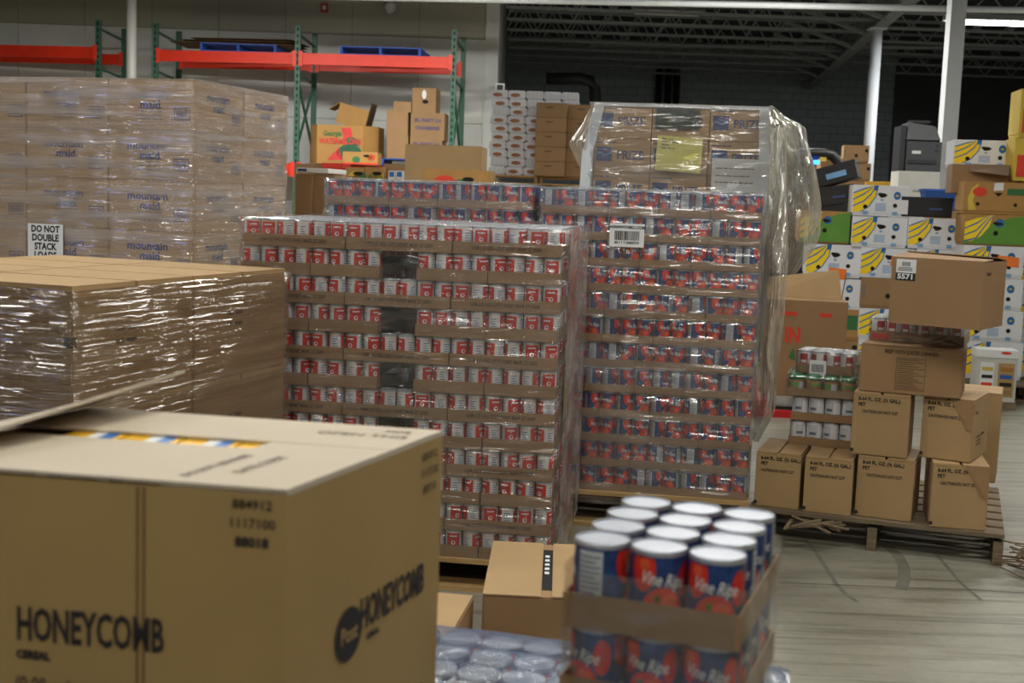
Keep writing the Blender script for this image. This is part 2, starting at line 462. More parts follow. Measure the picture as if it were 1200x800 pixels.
def vine_can():
    b = MB(); can_body(b, VR, VH, 0, 6, 1, 28); W = wrapper(VR * .985)
    for c in (0., 2.55 * VR):
        disc(b, W, c + .006, .034, .0275, .030, 2, .0006, 22, 4, .009, .101)
        disc(b, W, c + .014, .044, .012, .011, 5, .0008, 14, 2)
        disc(b, W, c - .022, .086, .017, .030, 2, .0005, 18, 3, .009, .101)
        disc(b, W, c - .020, .092, .008, .008, 5, .0008, 12, 2)
        if c == 0: disc(b, W, c + .038, .072, .012, .024, 2, .0005, 16, 3, .009, .101)
        for k in range(6):                                   # calyx
            a = k * math.pi / 3 + .3; ca, sa = math.cos(a), math.sin(a)
            cu, cv = c - .002, .048
            P3 = [W(cu - sa * .003, cv + ca * .003, .001), W(cu + ca * .015, cv + sa * .010, .001), W(cu + sa * .003, cv - ca * .003, .001)]
            b.poly(P3, 3); b.poly(P3[::-1], 3)
        tm = text_mesh('Vine Ripe', .0235, .0003, .64)
        b.addmesh(tm, lambda v, c=c: W(c + .006 + v.x + .25 * v.y, .073 + v.y - .10 * v.x, .0014), 4)
        patch(b, W, c + .0, c + .024, .0115, .0145, 4, .0011, 4)
        disc(b, W, c - .022, .032, .0055, .0055, 7, .0009, 12, 1)
    c = -2.0 * VR
    patch(b, W, c - .018, c + .016, .010, .100, 7)
    for k in range(12): patch(b, W, c - .017, c + .013 - .006 * (k % 3 == 1), .016 + k * .0068, .0185 + k * .0068, 8, .0009, 4)
    return b.mesh('vine_can', ['steel', 'vine_blue', 'tomato', 'stem_green', 'white_print', 'tomato_light', 'lid_white', 'panel_print', 'text_grey'])
def plain_can(r, h, body, lid, band):
    b = MB(); can_body(b, r, h, 0, 0, 1, 18); W = wrapper(r * .985)
    for k in range(3):
        c = (k - 1) * 2.1 * r
        patch(b, W, c - r * .55, c + r * .55, h * .14, h * .86, 2); patch(b, W, c - r * .4, c + r * .4, h * .44, h * .56, 3, .0008)
        disc(b, W, c, h * .26, r * .4, h * .09, 4, .0008, 10, 2)
    return b.mesh('can', [lid, body] + band)

_tr = {}
def tray_mesh(a, d, hw, m='kraft_tray'):
    key = (round(a, 3), round(d, 3), hw, m)
    if key not in _tr:
        b = MB(); t = .003; x, y = a / 2 - .0015, d / 2 - .0015
        b.box(-x, x, -y, y, 0, t)
        b.box(-x, x, -y, -y + t, t, hw); b.box(-x, x, y - t, y, t, hw)
        b.box(-x, -x + t, -y + t, y - t, t, hw); b.box(x - t, x, -y + t, y - t, t, hw)
        _tr[key] = b.mesh('tray', m)
    return _tr[key]

def film_shell(name, label, matn, fr, x0, x1, y0, y1, z0, z1, amp=.006, rad=.03, out=.012, top=True, seed=0, skirt=0., cat='stretch wrap', sides='flbr', open_side=None, mat2=None, wav=9., rout=0.):
    """thin crumpled skin round a load, UV in metres; material 2 may go on the right side"""
    P = []
    def arc(cx, cy, a0, a1, n=5):
        for i in range(n): P.append((cx + rad * math.cos(a0 + (a1 - a0) * i / (n - 1)), cy + rad * math.sin(a0 + (a1 - a0) * i / (n - 1)), 'c'))
    X0, X1, Y0, Y1 = x0 - out, x1 + out + rout, y0 - out, y1 + out
    def seg(a, b, tagc):
        n = max(2, int(math.hypot(b[0] - a[0], b[1] - a[1]) / .02))
        for i in range(1, n): P.append((a[0] + (b[0] - a[0]) * i / n, a[1] + (b[1] - a[1]) * i / n, tagc))
    arc(X0 + rad, Y0 + rad, math.pi, 1.5 * math.pi); seg((X0 + rad, Y0), (X1 - rad, Y0), 'f')
    arc(X1 - rad, Y0 + rad, 1.5 * math.pi, 2 * math.pi); seg((X1, Y0 + rad), (X1, Y1 - rad), 'r')
    arc(X1 - rad, Y1 - rad, 0, .5 * math.pi); seg((X1 - rad, Y1), (X0 + rad, Y1), 'b')
    arc(X0 + rad, Y1 - rad, .5 * math.pi, math.pi); seg((X0, Y1 - rad), (X0, Y0 + rad), 'l')
    n = len(P); cx, cy = (X0 + X1) / 2, (Y0 + Y1) / 2
    nz = max(6, int((z1 - z0) / .022))
    V = []; UV = []; Fc = []; MI = []
    pos = [0.]
    for i in range(1, n + 1): pos.append(pos[-1] + math.hypot(P[i % n][0] - P[i - 1][0], P[i % n][1] - P[i - 1][1]))
    for k in range(nz + 1):
        z = z0 + (z1 - z0) * k / nz
        for i in range(n + 1):
            x, y, tg = P[i % n]
            d = Vector((x - cx, y - cy)); d.normalize()
            q = noise.noise(Vector((x * wav, y * wav, z * wav * 2.2 + seed))) * amp + noise.noise(Vector((x * 4, y * 4, z * 26 + seed))) * amp * .6
            q = max(q, -out * .8)
            V.append(fr(x + d.x * q, y + d.y * q, z)); UV.append((pos[i], z))
    for k in range(nz):
        for i in range(n):
            a = k * (n + 1) + i
            Fc.append((a, a + 1, a + n + 2, a + n + 1)); MI.append(1 if (mat2 and P[i][2] == 'r') else 0)
    if top:
        prev = [nz * (n + 1) + i for i in range(n + 1)]
        for s in (.8, .55, .3, .08):
            cur = []
            for i in range(n + 1):
                x, y, tg = P[i % n]; xx, yy = cx + (x - cx) * s, cy + (y - cy) * s
                V.append(fr(xx, yy, z1 + .004 + amp * .8 * noise.noise(Vector((xx * 7, yy * 7, seed))))); UV.append((xx * 3, yy * 3)); cur.append(len(V) - 1)
            for i in range(n): Fc.append((prev[i], prev[i + 1], cur[i + 1], cur[i])); MI.append(0)
            prev = cur
        Fc.append(tuple(prev[:-1])); MI.append(0)
    return film_object(name, label, V, UV, Fc, MI, [matn] + ([mat2] if mat2 else []), cat)
def film_object(name, label, V, UV, Fc, MI, mats, cat='stretch wrap', parent=None):
    me = bpy.data.meshes.new(name); me.from_pydata(V, [], Fc)
    uvl = me.uv_layers.new(name='UVMap')
    for lp in me.loops: uvl.data[lp.index].uv = UV[lp.vertex_index]
    for x in mats: me.materials.append(M[x])
    me.polygons.foreach_set('material_index', MI); me.polygons.foreach_set('use_smooth', [True] * len(Fc)); me.update()
    o = link(name, me, parent)
    if label: tag(o, label, cat)
    return o

# ================================================================= SETTING
b = MB(); b.box(-12, 16, -6, 36, -.05, 0); struct(b.build('floor', 'concrete'))
# left wall: white panels below, beige above
wl = struct(link('wall_left', None)); WY = 21.75
b = MB(); b.box(-12, -.62, WY + .03, WY + .25, 0, 5.6); b.build('backing', 'wall_joint', wl)
PW = 1.11
key = {}
for i in range(11):
    x1 = -.62 - i * PW; x0 = max(-12, x1 - PW)
    for (z0, z1, mm) in ((0, 1.3, 'wall_white'), (1.3, 2.68, 'wall_white'), (2.68, 4.06, 'wall_white'), (4.06, 5.6, 'wall_beige')):
        kk = (round(x1 - x0, 3), z0)
        if kk not in key:
            bb = MB(); bb.box(-(x1 - x0) + .008, 0, 0, .04, z0 + .008, z1); key[kk] = bb.mesh('wall_panel', mm)
        link('wall_panel', key[kk], wl, (x1, WY, 0))
b = MB(); b.box(-.62, -.4, WY - .02, 34, 0, 5.6); struct(b.build('wall_return', 'wall_white'))
b = MB(); b.box(-.4, 9.6, 33.6, 33.8, 0, 5.6); struct(b.build('wall_far', 'block_wall'))
b = MB(); b.box(9.6, 16, 33.55, 33.8, 0, 5.6); struct(b.build('door_1', 'ceiling_dark'))
b = MB(); b.box(15.8, 16, -6, 34, 0, 5.6); struct(b.build('wall_right', 'wall_white'))
b = MB(); b.box(-12, 16, -6.2, -6, 0, 5.6); struct(b.build('wall_behind', 'wall_beige'))
b = MB(); b.box(-12, -11.8, -6, 22, 0, 5.6); struct(b.build('wall_side', 'wall_beige'))
b = MB(); b.box(-12, 16, -6.2, 36, 5.6, 5.7); struct(b.build('ceiling', 'ceiling_dark'))

# open-web joists of the far bay
GX = lambda Y: 5.33 + (Y - 17) * .122
for i in range(9):
    Y = 20.4 + i * 1.45
    t = thing('roof_joist', f'open-web steel roof joist, {["first","second","third","fourth","fifth","sixth","seventh","eighth","ninth"][i]} of the row behind the white panel wall', 'joist', (0, Y, 0), 0, 'open-web joists of the far bay')
    x0, x1 = -.3 if Y > WY else -.3, GX(Y) + .2
    a = MB(); a.box(x0, x1, -.035, .035, 4.6, 4.65); a.build('bottom_chord', 'joist_paint', t)
    a = MB(); a.box(x0, x1, -.035, .035, 5.15, 5.2); a.build('top_chord', 'joist_paint', t)
    a = MB(); n = int((x1 - x0) / .55); st = (x1 - x0) / n
    for k in range(n):
        xa = x0 + k * st
        a.bar((xa, 0, 4.64), (xa + st / 2, 0, 5.16), .025, .025); a.bar((xa + st / 2, 0, 5.16), (xa + st, 0, 4.64), .025, .025)
    a.build('web', 'joist_paint', t)['kind'] = 'stuff'
for i in range(7):
    Y = 20.0 + i * 1.9
    t = thing('roof_joist', f'open-web steel joist over the bright lamp, {["first","second","third","fourth","fifth","sixth","seventh"][i]} behind the square column', 'joist', (0, Y, 0), 0, 'joists over the right bay')
    x0, x1 = GX(Y) + .25, 15.5
    a = MB(); a.box(x0, x1, -.035, .035, 4.75, 4.8); a.build('bottom_chord', 'joist_paint', t)
    a = MB(); a.box(x0, x1, -.035, .035, 5.15, 5.2); a.build('top_chord', 'joist_paint', t)
    a = MB(); n = int((x1 - x0) / .6); st = (x1 - x0) / n
    for k in range(n):
        xa = x0 + k * st
        a.bar((xa, 0, 4.79), (xa + st / 2, 0, 5.16), .025, .025); a.bar((xa + st / 2, 0, 5.16), (xa + st, 0, 4.79), .025, .025)
    a.build('web', 'joist_paint', t)['kind'] = 'stuff'
# girder with flanges and knee braces
t = thing('roof_girder', 'heavy steel roof girder running over the round white columns', 'girder')
for nm, z0, z1, hw in (('bottom_flange', 4.5, 4.54, .11), ('web_plate', 4.54, 4.86, .012), ('top_flange', 4.86, 4.9, .11)):
    a = MB(); a.quadbox([(GX(15) - hw, 15, z0), (GX(15) + hw, 15, z0), (GX(33.5) + hw, 33.5, z0), (GX(33.5) - hw, 33.5, z0),
                         (GX(15) - hw, 15, z1), (GX(15) + hw, 15, z1), (GX(33.5) + hw, 33.5, z1), (GX(33.5) - hw, 33.5, z1)])
    a.build(nm, 'joist_paint', t)
for i in range(7):
    Y = 18.9 + i * 1.9
    a = MB(); a.bar((GX(Y) - .05, Y, 4.5), (GX(Y) - 1.35, Y, 4.93), .09, .06); a.build('knee_brace', 'joist_paint', t)
# pipes
a = MB(); p0, p1 = PY(430, -3, 18.6), PY(1200, 12, 18.0)
a.tube([p0 + (p0 - p1) * .2, p0, p1, p1 + (p1 - p0) * .1], .045, 10); tag(a.build('sprinkler_pipe', 'pipe_white', smooth=True), 'long white sprinkler pipe hung under the joists', 'pipe')
a = MB(); p0, p1 = PY(690, 52, 27), PY(1200, 56, 26)
a.tube([p0, p1], .05, 8); tag(a.build('sprinkler_pipe', 'joist_paint', smooth=True), 'thin grey pipe crossing the far bay behind the round column', 'pipe')
for i, x in enumerate((772, 783, 793)):
    a = MB(); q = PY(x, 100, 33.4); a.tube([(q.x, 33.4, 0), (q.x, 33.4, 4.9)], .085, 10)
    tag(a.build('wall_pipe', 'pipe_dark', smooth=True), 'dark vertical pipe running up the far block wall', 'pipe', 'dark pipes on the far wall')
a = MB(); pts = [PY(640, 92, 27), PY(680, 92, 27), PY(692, 95, 27), PY(697, 103, 27), PY(698, 130, 27)]
pts.append(Vector((pts[-1].x, 27, 0))); a.tube(pts, .12, 12)
tag(a.build('duct_pipe', 'pipe_dark', smooth=True), 'fat dark pipe with an elbow rising behind the brown cartons', 'pipe')
# columns
def column(px, py, Y, r, label, zt, square=False, cm='column_white'):
    q = PY(px, py, Y)
    t = thing('steel_column', label, 'column', (q.x, Y, 0))
    a = MB()
    if square: a.box(-r, r, -r, r, 0, zt)
    else: a.tube([(0, 0, 0), (0, 0, zt)], r, 20)
    a.build('shaft', cm, t, smooth=not square)
    a = MB(); a.box(-r * 1.6, r * 1.6, -r * 1.6, r * 1.6, 0, .02); a.build('base_plate', cm, t)
    a = MB(); a.box(-r * 1.5, r * 1.5, -r * 1.5, r * 1.5, zt, zt + .02); a.build('cap_plate', cm, t)
column(1022, 120, 21.9, .095, 'round white steel column under the roof girder', 4.48)
column(1116, 80, 16.6, .095, 'white square steel column in front of the lit lamp', 4.48, True)
column(154, 45, 19.2, .075, 'slim round white column between the two orange racks', 5.5, cm='column_grey')

# pallet racks
RK = [(-6.58, 20.3), (-5.72, 20.4), (-3.45, 20.1), (-1.04, 19.9)]
RD = Vector((.10, 1.0, 0)).normalized() * 1.0
def upright(t, x, y, zt=3.98):
    for k in range(2):
        bx, by = x + RD.x * k, y + RD.y * k
        a = MB(); a.box(bx - .04, bx + .04, by - .035, by + .035, 0, zt)
        o = a.build('post', 'rack_green', t)
        if k == 0:
            s = MB(); z = .1
            while z < zt - .05: s.box(bx - .012, bx + .012, by - .037, by - .0345, z, z + .05); z += .1
            s.build('slot_row', 'slot', o)['kind'] = 'stuff'
    z = zt - .12; f = lambda k, z: (x + RD.x * k, y + RD.y * k, z)
    for (z0, z1) in ((zt - .12, zt - .2), (3.25, 3.18), (3.2, 2.1), (2.1, 3.2), (2.0, 1.2), (.9, .9)):
        a = MB(); a.bar(f(0, z0), f(1, z1), .035, .03); a.build('brace', 'rack_green', t)
    a = MB(); a.box(x - .06, x + .06, y - .06, y + .06, 0, .01); a.build('foot_plate', 'rack_green', t)
def beam(t, p, q, zt, off=0, h=.17, nm='beam'):
    a = MB(); A = Vector((p[0], p[1], 0)) + RD * off; B = Vector((q[0], q[1], 0)) + RD * off
    d = (B - A).normalized(); A2, B2 = A + d * .04, B - d * .04
    a.bar((A2.x, A2.y, zt - h / 2), (B2.x, B2.y, zt - h / 2), .05, h); a.build(nm, 'rack_orange', t)
    for C in (A + d * .05, B - d * .05):
        a = MB(); a.box(C.x - .03, C.x + .03, C.y - .048, C.y - .04, zt - h - .03, zt + .03)
        a.build('beam_bracket', 'rack_orange', t)
t = thing('pallet_rack', 'green and orange pallet rack with a blue pallet and cartons on it', 'rack')
for x, y in RK[1:]: upright(t, x, y)
for i in (1, 2):
    for z in (3.57, 1.88):
        for off in (0, 1): beam(t, RK[i], RK[i + 1], z, off)
t = thing('pallet_rack', 'orange beam rack behind the stack of mountain maid cartons', 'rack')
upright(t, *RK[0]); upright(t, -9.0, 20.6)
for z in (3.57, 1.88):
    for off in (0, 1): beam(t, (-9.0, 20.6), RK[0], z, off)
ST = 1.89    # lower shelf height
def deck(x0, x1, y, z, label):
    tt = thing('shelf_deck', label, 'shelf', (0, 0, z))
    for k in range(6):
        a = MB(); a.box(x0, x1, y + .05 + k * .16, y + .17 + k * .16, 0, .02); a.build('slat', 'wood_old', tt)
deck(-5.6, -3.55, 20.4, 1.88, 'slatted shelf deck behind the tall wrapped cartons')
deck(-3.3, -1.15, 20.15, 1.88, 'slatted shelf deck under the watermelon bin')
ST = 1.90

# lamps
def fixture(label, loc, L=2.4, rz=R(8), lit=False, group=None):
    t = thing('fluorescent_lamp', label, 'lamp', loc, rz, group)
    a = MB(); a.quadbox([(-L / 2, -.16, 0), (L / 2, -.16, 0), (L / 2, .16, 0), (-L / 2, .16, 0), (-L / 2, -.06, .09), (L / 2, -.06, .09), (L / 2, .06, .09), (-L / 2, .06, .09)])
    a.build('housing', 'fixture_white', t)
    for s in (-1, 1):
        a = MB(); a.tube([(-L / 2 + .05, s * .07, -.03), (L / 2 - .05, s * .07, -.03)], .02, 8); a.build('tube', 'glass_tube' if lit else 'pipe_white', t, smooth=True)
    for s in (-1, 1):
        a = MB(); a.tube([(s * L * .4, 0, .09), (s * L * .4, 0, 5.6 - loc[2])], .008, 6); a.build('hanger', 'joist_paint', t)
    return t
q = PY(1158, 25, 20.6)
fixture('lit twin-tube fluorescent lamp hanging behind the square column', (q.x, 20.6, q.z), 1.35, R(-2), True)
area('far_lamp_light', (q.x, 20.6, q.z - .08), (0, 0, 0), 1.3, .2, 110, (.95, .98, 1))
q = PY(782, 14, 22.2); fixture('unlit white fluorescent lamp among the dark joists', (q.x, 22.2, q.z), 1.2, 0)
for x, y, _p in TUBES:
    fixture('unseen twin-tube fluorescent lamp of the partly added set over the stacked pallets', (x, y, 4.42), 2.4, R(8), True, 'lamps over the aisle')  # unseen fittings for the same partly added lamps
a = thing('fire_alarm', 'small red fire alarm horn high on the white wall', 'alarm', PY(380, 9, WY - .05))
bb = MB(); bb.box(-.06, .06, 0, .05, -.075, .075); bb.build('housing', 'alarm_red', a)
bb = MB(); bb.box(-.025, .025, -.012, 0, -.03, .03); bb.build('strobe', 'paper', a)
a = thing('security_light', 'small grey floodlight on the wall above the rack', 'light', PY(455, 9, WY - .05))
bb = MB(); bb.box(-.05, .05, 0, .05, .02, .12); bb.build('mount', 'fixture_white', a)
bb = MB(); bb.tube([(-.03, -.02, .05), (.06, -.14, -.03)], [.05, .09], 12); bb.build('lamp_head', 'fixture_white', a, smooth=True)

# ================================================================= SOUP PALLET (red and white cans)
SOUP = soup_can(); VINE = vine_can()
def stuff_cans(name, me, pts, label, cat, r0=None):
    """many look-alike cans nobody can tell apart: one object with one plain can mesh each"""
    b = MB()
    if not pts: return
    base = [(v.co.copy()) for v in me.vertices]; fcs = [(tuple(p.vertices), p.material_index) for p in me.polygons]
    V = []; Fc = []; MI = []
    for (p, a) in pts:
        c, s = math.cos(a), math.sin(a); k = len(V)
        V += [(p[0] + c * v.x - s * v.y, p[1] + s * v.x + c * v.y, p[2] + v.z) for v in base]
        for f, m in fcs: Fc.append(tuple(k + i for i in f)); MI.append(m)
    me2 = bpy.data.meshes.new(name); me2.from_pydata(V, [], Fc)
    for m in me.materials: me2.materials.append(m)
    me2.polygons.foreach_set('material_index', MI); me2.update()
    return tag(link(name, me2), label, cat, kind='stuff')
def simple_can(r, h, matl):
    b = MB(); b.lathe([(r, 0), (r, h * .96), (r * .97, h), (r * .9, h - .003)], 10, [1, 0, 0, 0]); return b.mesh('plain_can', ['steel', matl])
SOUP_LO = simple_can(SR, SH, 'soup_red'); VINE_LO = simple_can(VR, VH, 'vine_blue')

SX, SY, SYAW, STOP = .17, 4.726, -.1308, 1.387
fs = frame(SX, SY, SYAW)
SPI, SW, SD = .105, 18 * SP, 15 * SP
SZ0 = STOP - 12 * SPI
rnd = random.Random(3)
lot = ['U/M L/S VEG 2757 00087 MAR 27 2009', 'U/M L/S VEG 2757 00087 MAR 27 2009']
def soup_tray(k, x0, n, y0, m, show_text, where):
    """tray holding n cans along the front and m deep"""
    p = fs(x0 + n * SP / 2, y0 + m * SP / 2, STOP - (k + 1) * SPI)
    o = link('can_tray', tray_mesh(n * SP - .002, m * SP, .046), None, p, (0, 0, SYAW + rnd.uniform(-.006, .006)))
    tag(o, f'cardboard tray of soup cans, {ORD[k]} tier of the soup pallet{where}', 'tray', 'soup can trays')
    if show_text:
        link('printed_text', text_mesh(lot[0], .02, .0004, .8, matn='ink_soft'), o, (.0, -m * SP / 2 - .0005, .024), (R(90), 0, 0))
    return o
def soup_can_at(x, y, k, side):
    p = fs(x, y, STOP - (k + 1) * SPI + .0032); a = SYAW + rnd.uniform(0, 2 * math.pi)
    o = link('soup_can', SOUP, None, p, (0, 0, a))
    tag(o, f'red and white soup can in the {ORD[k]} tier{side} of the soup pallet', 'can', 'cans on the soup pallet')
lo = []
for k in range(12):
    if k % 2 == 0:
        for i in range(3): soup_tray(k, -SW + i * 6 * SP, 6, 0, 4, True, (', left end', ', middle', ', right end')[i])
        xs = [-SW + (i + .5) * SP for i in range(18)]
        soup_tray(k, -6 * SP, 6, 4 * SP, 4, False, ', second row in'); soup_tray(k, -6 * SP, 6, 8 * SP, 4, False, ', third row in')
    else:
        x4 = 4 * SP
        for i, x0 in enumerate((-SW, -SW + x4, -2 * x4, -x4)): soup_tray(k, x0, 4, 0, 6, False, (', left end', ', left of the gap', ', right of the gap', ', right end')[i])
        xs = [-SW + (i + .5) * SP for i in range(8)] + [-(i + .5) * SP for i in range(8)]
        soup_tray(k, -4 * SP, 4, 6 * SP, 6, False, ', second row in')
    for x in xs: soup_can_at(x, .5 * SP + .004, k, '')
    for j in range(1, 12):
        if j <= 8: soup_can_at(-.5 * SP - .004, (j + .5) * SP + .003, k, ' along the side')
        else: lo.append((fs(-.5 * SP, (j + .5) * SP, STOP - (k + 1) * SPI + .003), 0))
for k in range(1, 12):  # back and far-side cans and trays, added to keep light out of the gaps
    for i in range(18): lo.append((fs(-SW + (i + .5) * SP, 12.5 * SP, STOP - (k + 1) * SPI + .003), 0))
    for j in range(6, 12): lo.append((fs(-SW + .5 * SP, (j + .5) * SP, STOP - (k + 1) * SPI + .003), 0))
    for x0 in (-SW, -12 * SP): soup_tray(k, x0, 6, 9 * SP, 4, False, f', added back row {("far end", "middle")[x0 > -SW]}')
# the rest of the top tier, packed behind the front row
for i in range(17):
    for j in range(1, 12): lo.append((fs(-SW + (i + .5) * SP, (j + .5) * SP, STOP - SPI + .003), 0))
for i in range(2):
    for j in (1, 2): soup_tray(0, -SW + i * 6 * SP, 6, j * 4 * SP, 4, False, f', {("left", "middle")[i]} of row {("two", "three")[j - 1]}')
stuff_cans('packed_cans', SOUP_LO, lo, 'soup cans packed behind the front row, back rows added to block light', 'cans')
film_shell('stretch_wrap', 'clear stretch film wrapped round the pallet of soup cans', 'film_soup', fs, -SW, 0, 0, 12 * SP + .16, SZ0 - .02, STOP + .002, amp=.007, rad=.022, out=.008, seed=3, mat2='film_side', rout=.02)
# orange and yellow sheets under the film on the side of the load
a = MB(); P_ = lambda y, z: fs(.0085, y, z)
a.quadbox([fs(.003, .42, .85), fs(.005, .42, .85), fs(.005, .62, .85), fs(.003, .62, .85), fs(.003, .42, 1.33), fs(.005, .42, 1.33), fs(.005, .62, 1.33), fs(.003, .62, 1.33)])
tag(a.build('orange_placard', 'orange_note'), 'orange paper sheet tucked under the film on the side of the soup pallet', 'sheet')
a = MB(); a.quadbox([fs(.003, .3, .62), fs(.005, .3, .62), fs(.005, .46, .62), fs(.003, .46, .62), fs(.003, .3, .84), fs(.005, .3, .84), fs(.005, .46, .84), fs(.003, .46, .84)])
tag(a.build('yellow_placard', 'note_yellow'), 'yellow paper sheet under the film on the side of the soup pallet', 'sheet')
c = fs(-SW / 2, .51); pallet('pale wooden pallet under the soup cans', c.x, c.y, SYAW, 1.23, 1.05, SZ0)

# ================================================================= VINE RIPE PALLETS
def vine_load(x, y, yaw, top, z0, tiers_ind, who, film, filml, seed, ncan=13):
    f = frame(x, y, yaw); p = (top - z0) / 12; W_ = ncan * VP; lo = []
    rr = random.Random(seed)
    for k in range(12):
        zb = top - (k + 1) * p
        cells = [4, 3, 3, 3] if (k // 2) % 2 == 0 else [3, 3, 3, 4]
        x0 = -W_
        for i, n in enumerate(cells):
            m = 4 if n == 3 else 3
            q = f(x0 + n * VP / 2, m * VP / 2, zb)
            tag(link('can_tray', tray_mesh(n * VP - .001, m * VP, .036), None, q, (0, 0, yaw + rr.uniform(-.006, .006))),
                f'tomato can tray, {ORD[k]} tier of {who}, {("left end", "left middle", "right middle", "right end")[i]}', 'tray', 'trays of ' + who)
            for j in range(n):
                pt = f(x0 + (j + .5) * VP, .5 * VP + .0042, zb + .0032); a = yaw + rr.choice((0, 0, 0, 1, 1, 2, 3)) * 1.3 + rr.uniform(-.7, .7)
                if k < tiers_ind:
                    tag(link('tomato_can', VINE, None, pt, (0, 0, a)), f'blue and red tomato can, {ORD[k]} tier of {who}', 'can', 'cans on ' + who)
                else: lo.append((pt, a))
            x0 += n * VP
        for j in range(1, 10): lo.append((f(-.5 * VP, (j + .5) * VP, zb + .003), 0))
    for i in range(ncan - 1):
        for j in range(1, 10): lo.append((f(-W_ + (i + .5) * VP, (j + .5) * VP, top - p + .003), 0))
    for i in range(4):
        for j in (1, 2):
            q = f(-W_ + (i + .5) * W_ / 4, (j * 4 + 2 - (.0 if j == 1 else .5)) * VP, top - p)
            tag(link('can_tray', tray_mesh(W_ / 4 - .004, (4 - (j == 2)) * VP, .036), None, q, (0, 0, yaw)), f'tomato can tray inside the top tier of {who}', 'tray', 'inner trays of ' + who)
    # plain side trays that carry the side cans
    for k in range(1, 12):
        for j in (1, 2):
            q = f(-1.5 * VP, (j * 4 + 2 - (.0 if j == 1 else .5)) * VP, top - (k + 1) * p)
            tag(link('can_tray', tray_mesh(3 * VP - .004, (4 - (j == 2)) * VP, .036), None, q, (0, 0, yaw)), f'side tray in the {ORD[k]} tier of {who}', 'tray', 'side trays of ' + who)
    stuff_cans('packed_cans', VINE_LO, lo, f'tomato cans packed out of reach inside {who}', 'cans')
    film_shell('stretch_wrap', filml, film, f, -W_, 0, 0, 11 * VP, z0 - .06, top + .002, amp=.009, rad=.022, out=.009, seed=seed)
    c = f(-W_ / 2, .46); pallet(f'wooden pallet under {who}', c.x, c.y, yaw, W_ + .02, .98, z0, 'wood')
    return f, p, W_
fv, vp_, VW = vine_load(1.093, 5.729, -.1572, 1.549, .165, 12, 'the tall tomato can pallet', 'film_vine', 'clear stretch film wrapped round the tall tomato can pallet', 11)
q = PY(627, 217, 6.02)
fl, lp_, LW = vine_load(q.x, 6.02, -.10, q.z, .165, 3, 'the tomato can pallet behind the soup', 'film_vine', 'clear stretch film wrapped round the tomato can pallet behind the soup', 23)
# barcode sheet on the tall tomato pallet
a = PY(720, 262, 5.8); bq = PY(760, 290, 5.8)
t = thing('barcode_sheet', 'white barcode sheet stuck on the film of the tall tomato can pallet', 'label', fv(-VW + (740 - 636) / 261 * VW, -.014, (a.z + bq.z) / 2), -.1572)
g = MB(); g.box(-.078, .078, 0, .0006, -.052, .052); g.build('paper', 'paper', t)
g = MB(); xx = -.055; rb = random.Random(5)
while xx < .055:
    ww = rb.choice((.0015, .003, .0045)); g.box(xx, xx + ww, -.0006, 0, -.022, .02); xx += ww + rb.choice((.0015, .0025))
g.build('barcode', 'ink', t)
link('printed_text', text_mesh('WINHWTOM21.COM', .019, .0006, .9), t, (0, -.001, .036), (R(90), 0, 0))
link('printed_text', text_mesh('00 1 1 7 24402714', .016, .0006, .9), t, (0, -.001, -.033), (R(90), 0, 0))

# ================================================================= PRIZE PALLET behind the tall tomato pallet
PYAW = -.12
prx = PY(899, 190, 7.2); fp = frame(prx.x - .005, 7.2, PYAW); PWD, PT = .96, 2.035
PTI = (PT - .145) / 10
prize = text_mesh('PRIZE', .066, .0015, .92, matn='ink_blue'); small = small_print(.11, .010, 1, 'ink_blue', 3)
pic = MB(); pic.box(-.043, .043, -.0008, 0, -.04, .04); pic = pic.mesh('picture', 'ink_blue')
wave = MB()
for i in range(8):
    u = -.04 + i * .01; wave.poly([(u, -.0012, .004 + .008 * math.sin(i)), (u, -.0012, -.002 + .006 * math.sin(i)), (u + .01, -.0012, -.002 + .006 * math.sin(i + 1)), (u + .01, -.0012, .004 + .008 * math.sin(i + 1))])
wave = wave.mesh('picture_wave', 'ink_sky')
for k in range(10):
    for i in range(3):
        for j in range(3 if k == 0 else (2 if i == 2 else 1)):
            wd = PWD / 3; q = fp(-PWD + (i + .5) * wd, .2 + j * .4, PT - (k + 1) * PTI)
            t = carton(f'tan PRIZE fruit carton, {ORD[k] if k < 9 else "bottom"} tier of its stack, ' + ('left', 'middle', 'right')[i] + (' front' if j == 0 else ' behind the front'), q, PYAW, wd - .004, .396, PTI - .001, 'kraft_maid', 'carton', 'cartons of the PRIZE stack', 'fruit_carton')
            if j == 0 and k < 6:
                o = on_face(t, pic, 'front', -.1, .1, wd, .396, 'picture', plate=True); link('picture_wave', wave, o)
                on_face(t, prize, 'front', .045, .095, wd, .396); on_face(t, small, 'front', -.09, .165, wd, .396)
c = fp(-PWD / 2, .6); pallet('wooden pallet under the PRIZE cartons', c.x, c.y, PYAW, .98, 1.2, .145)
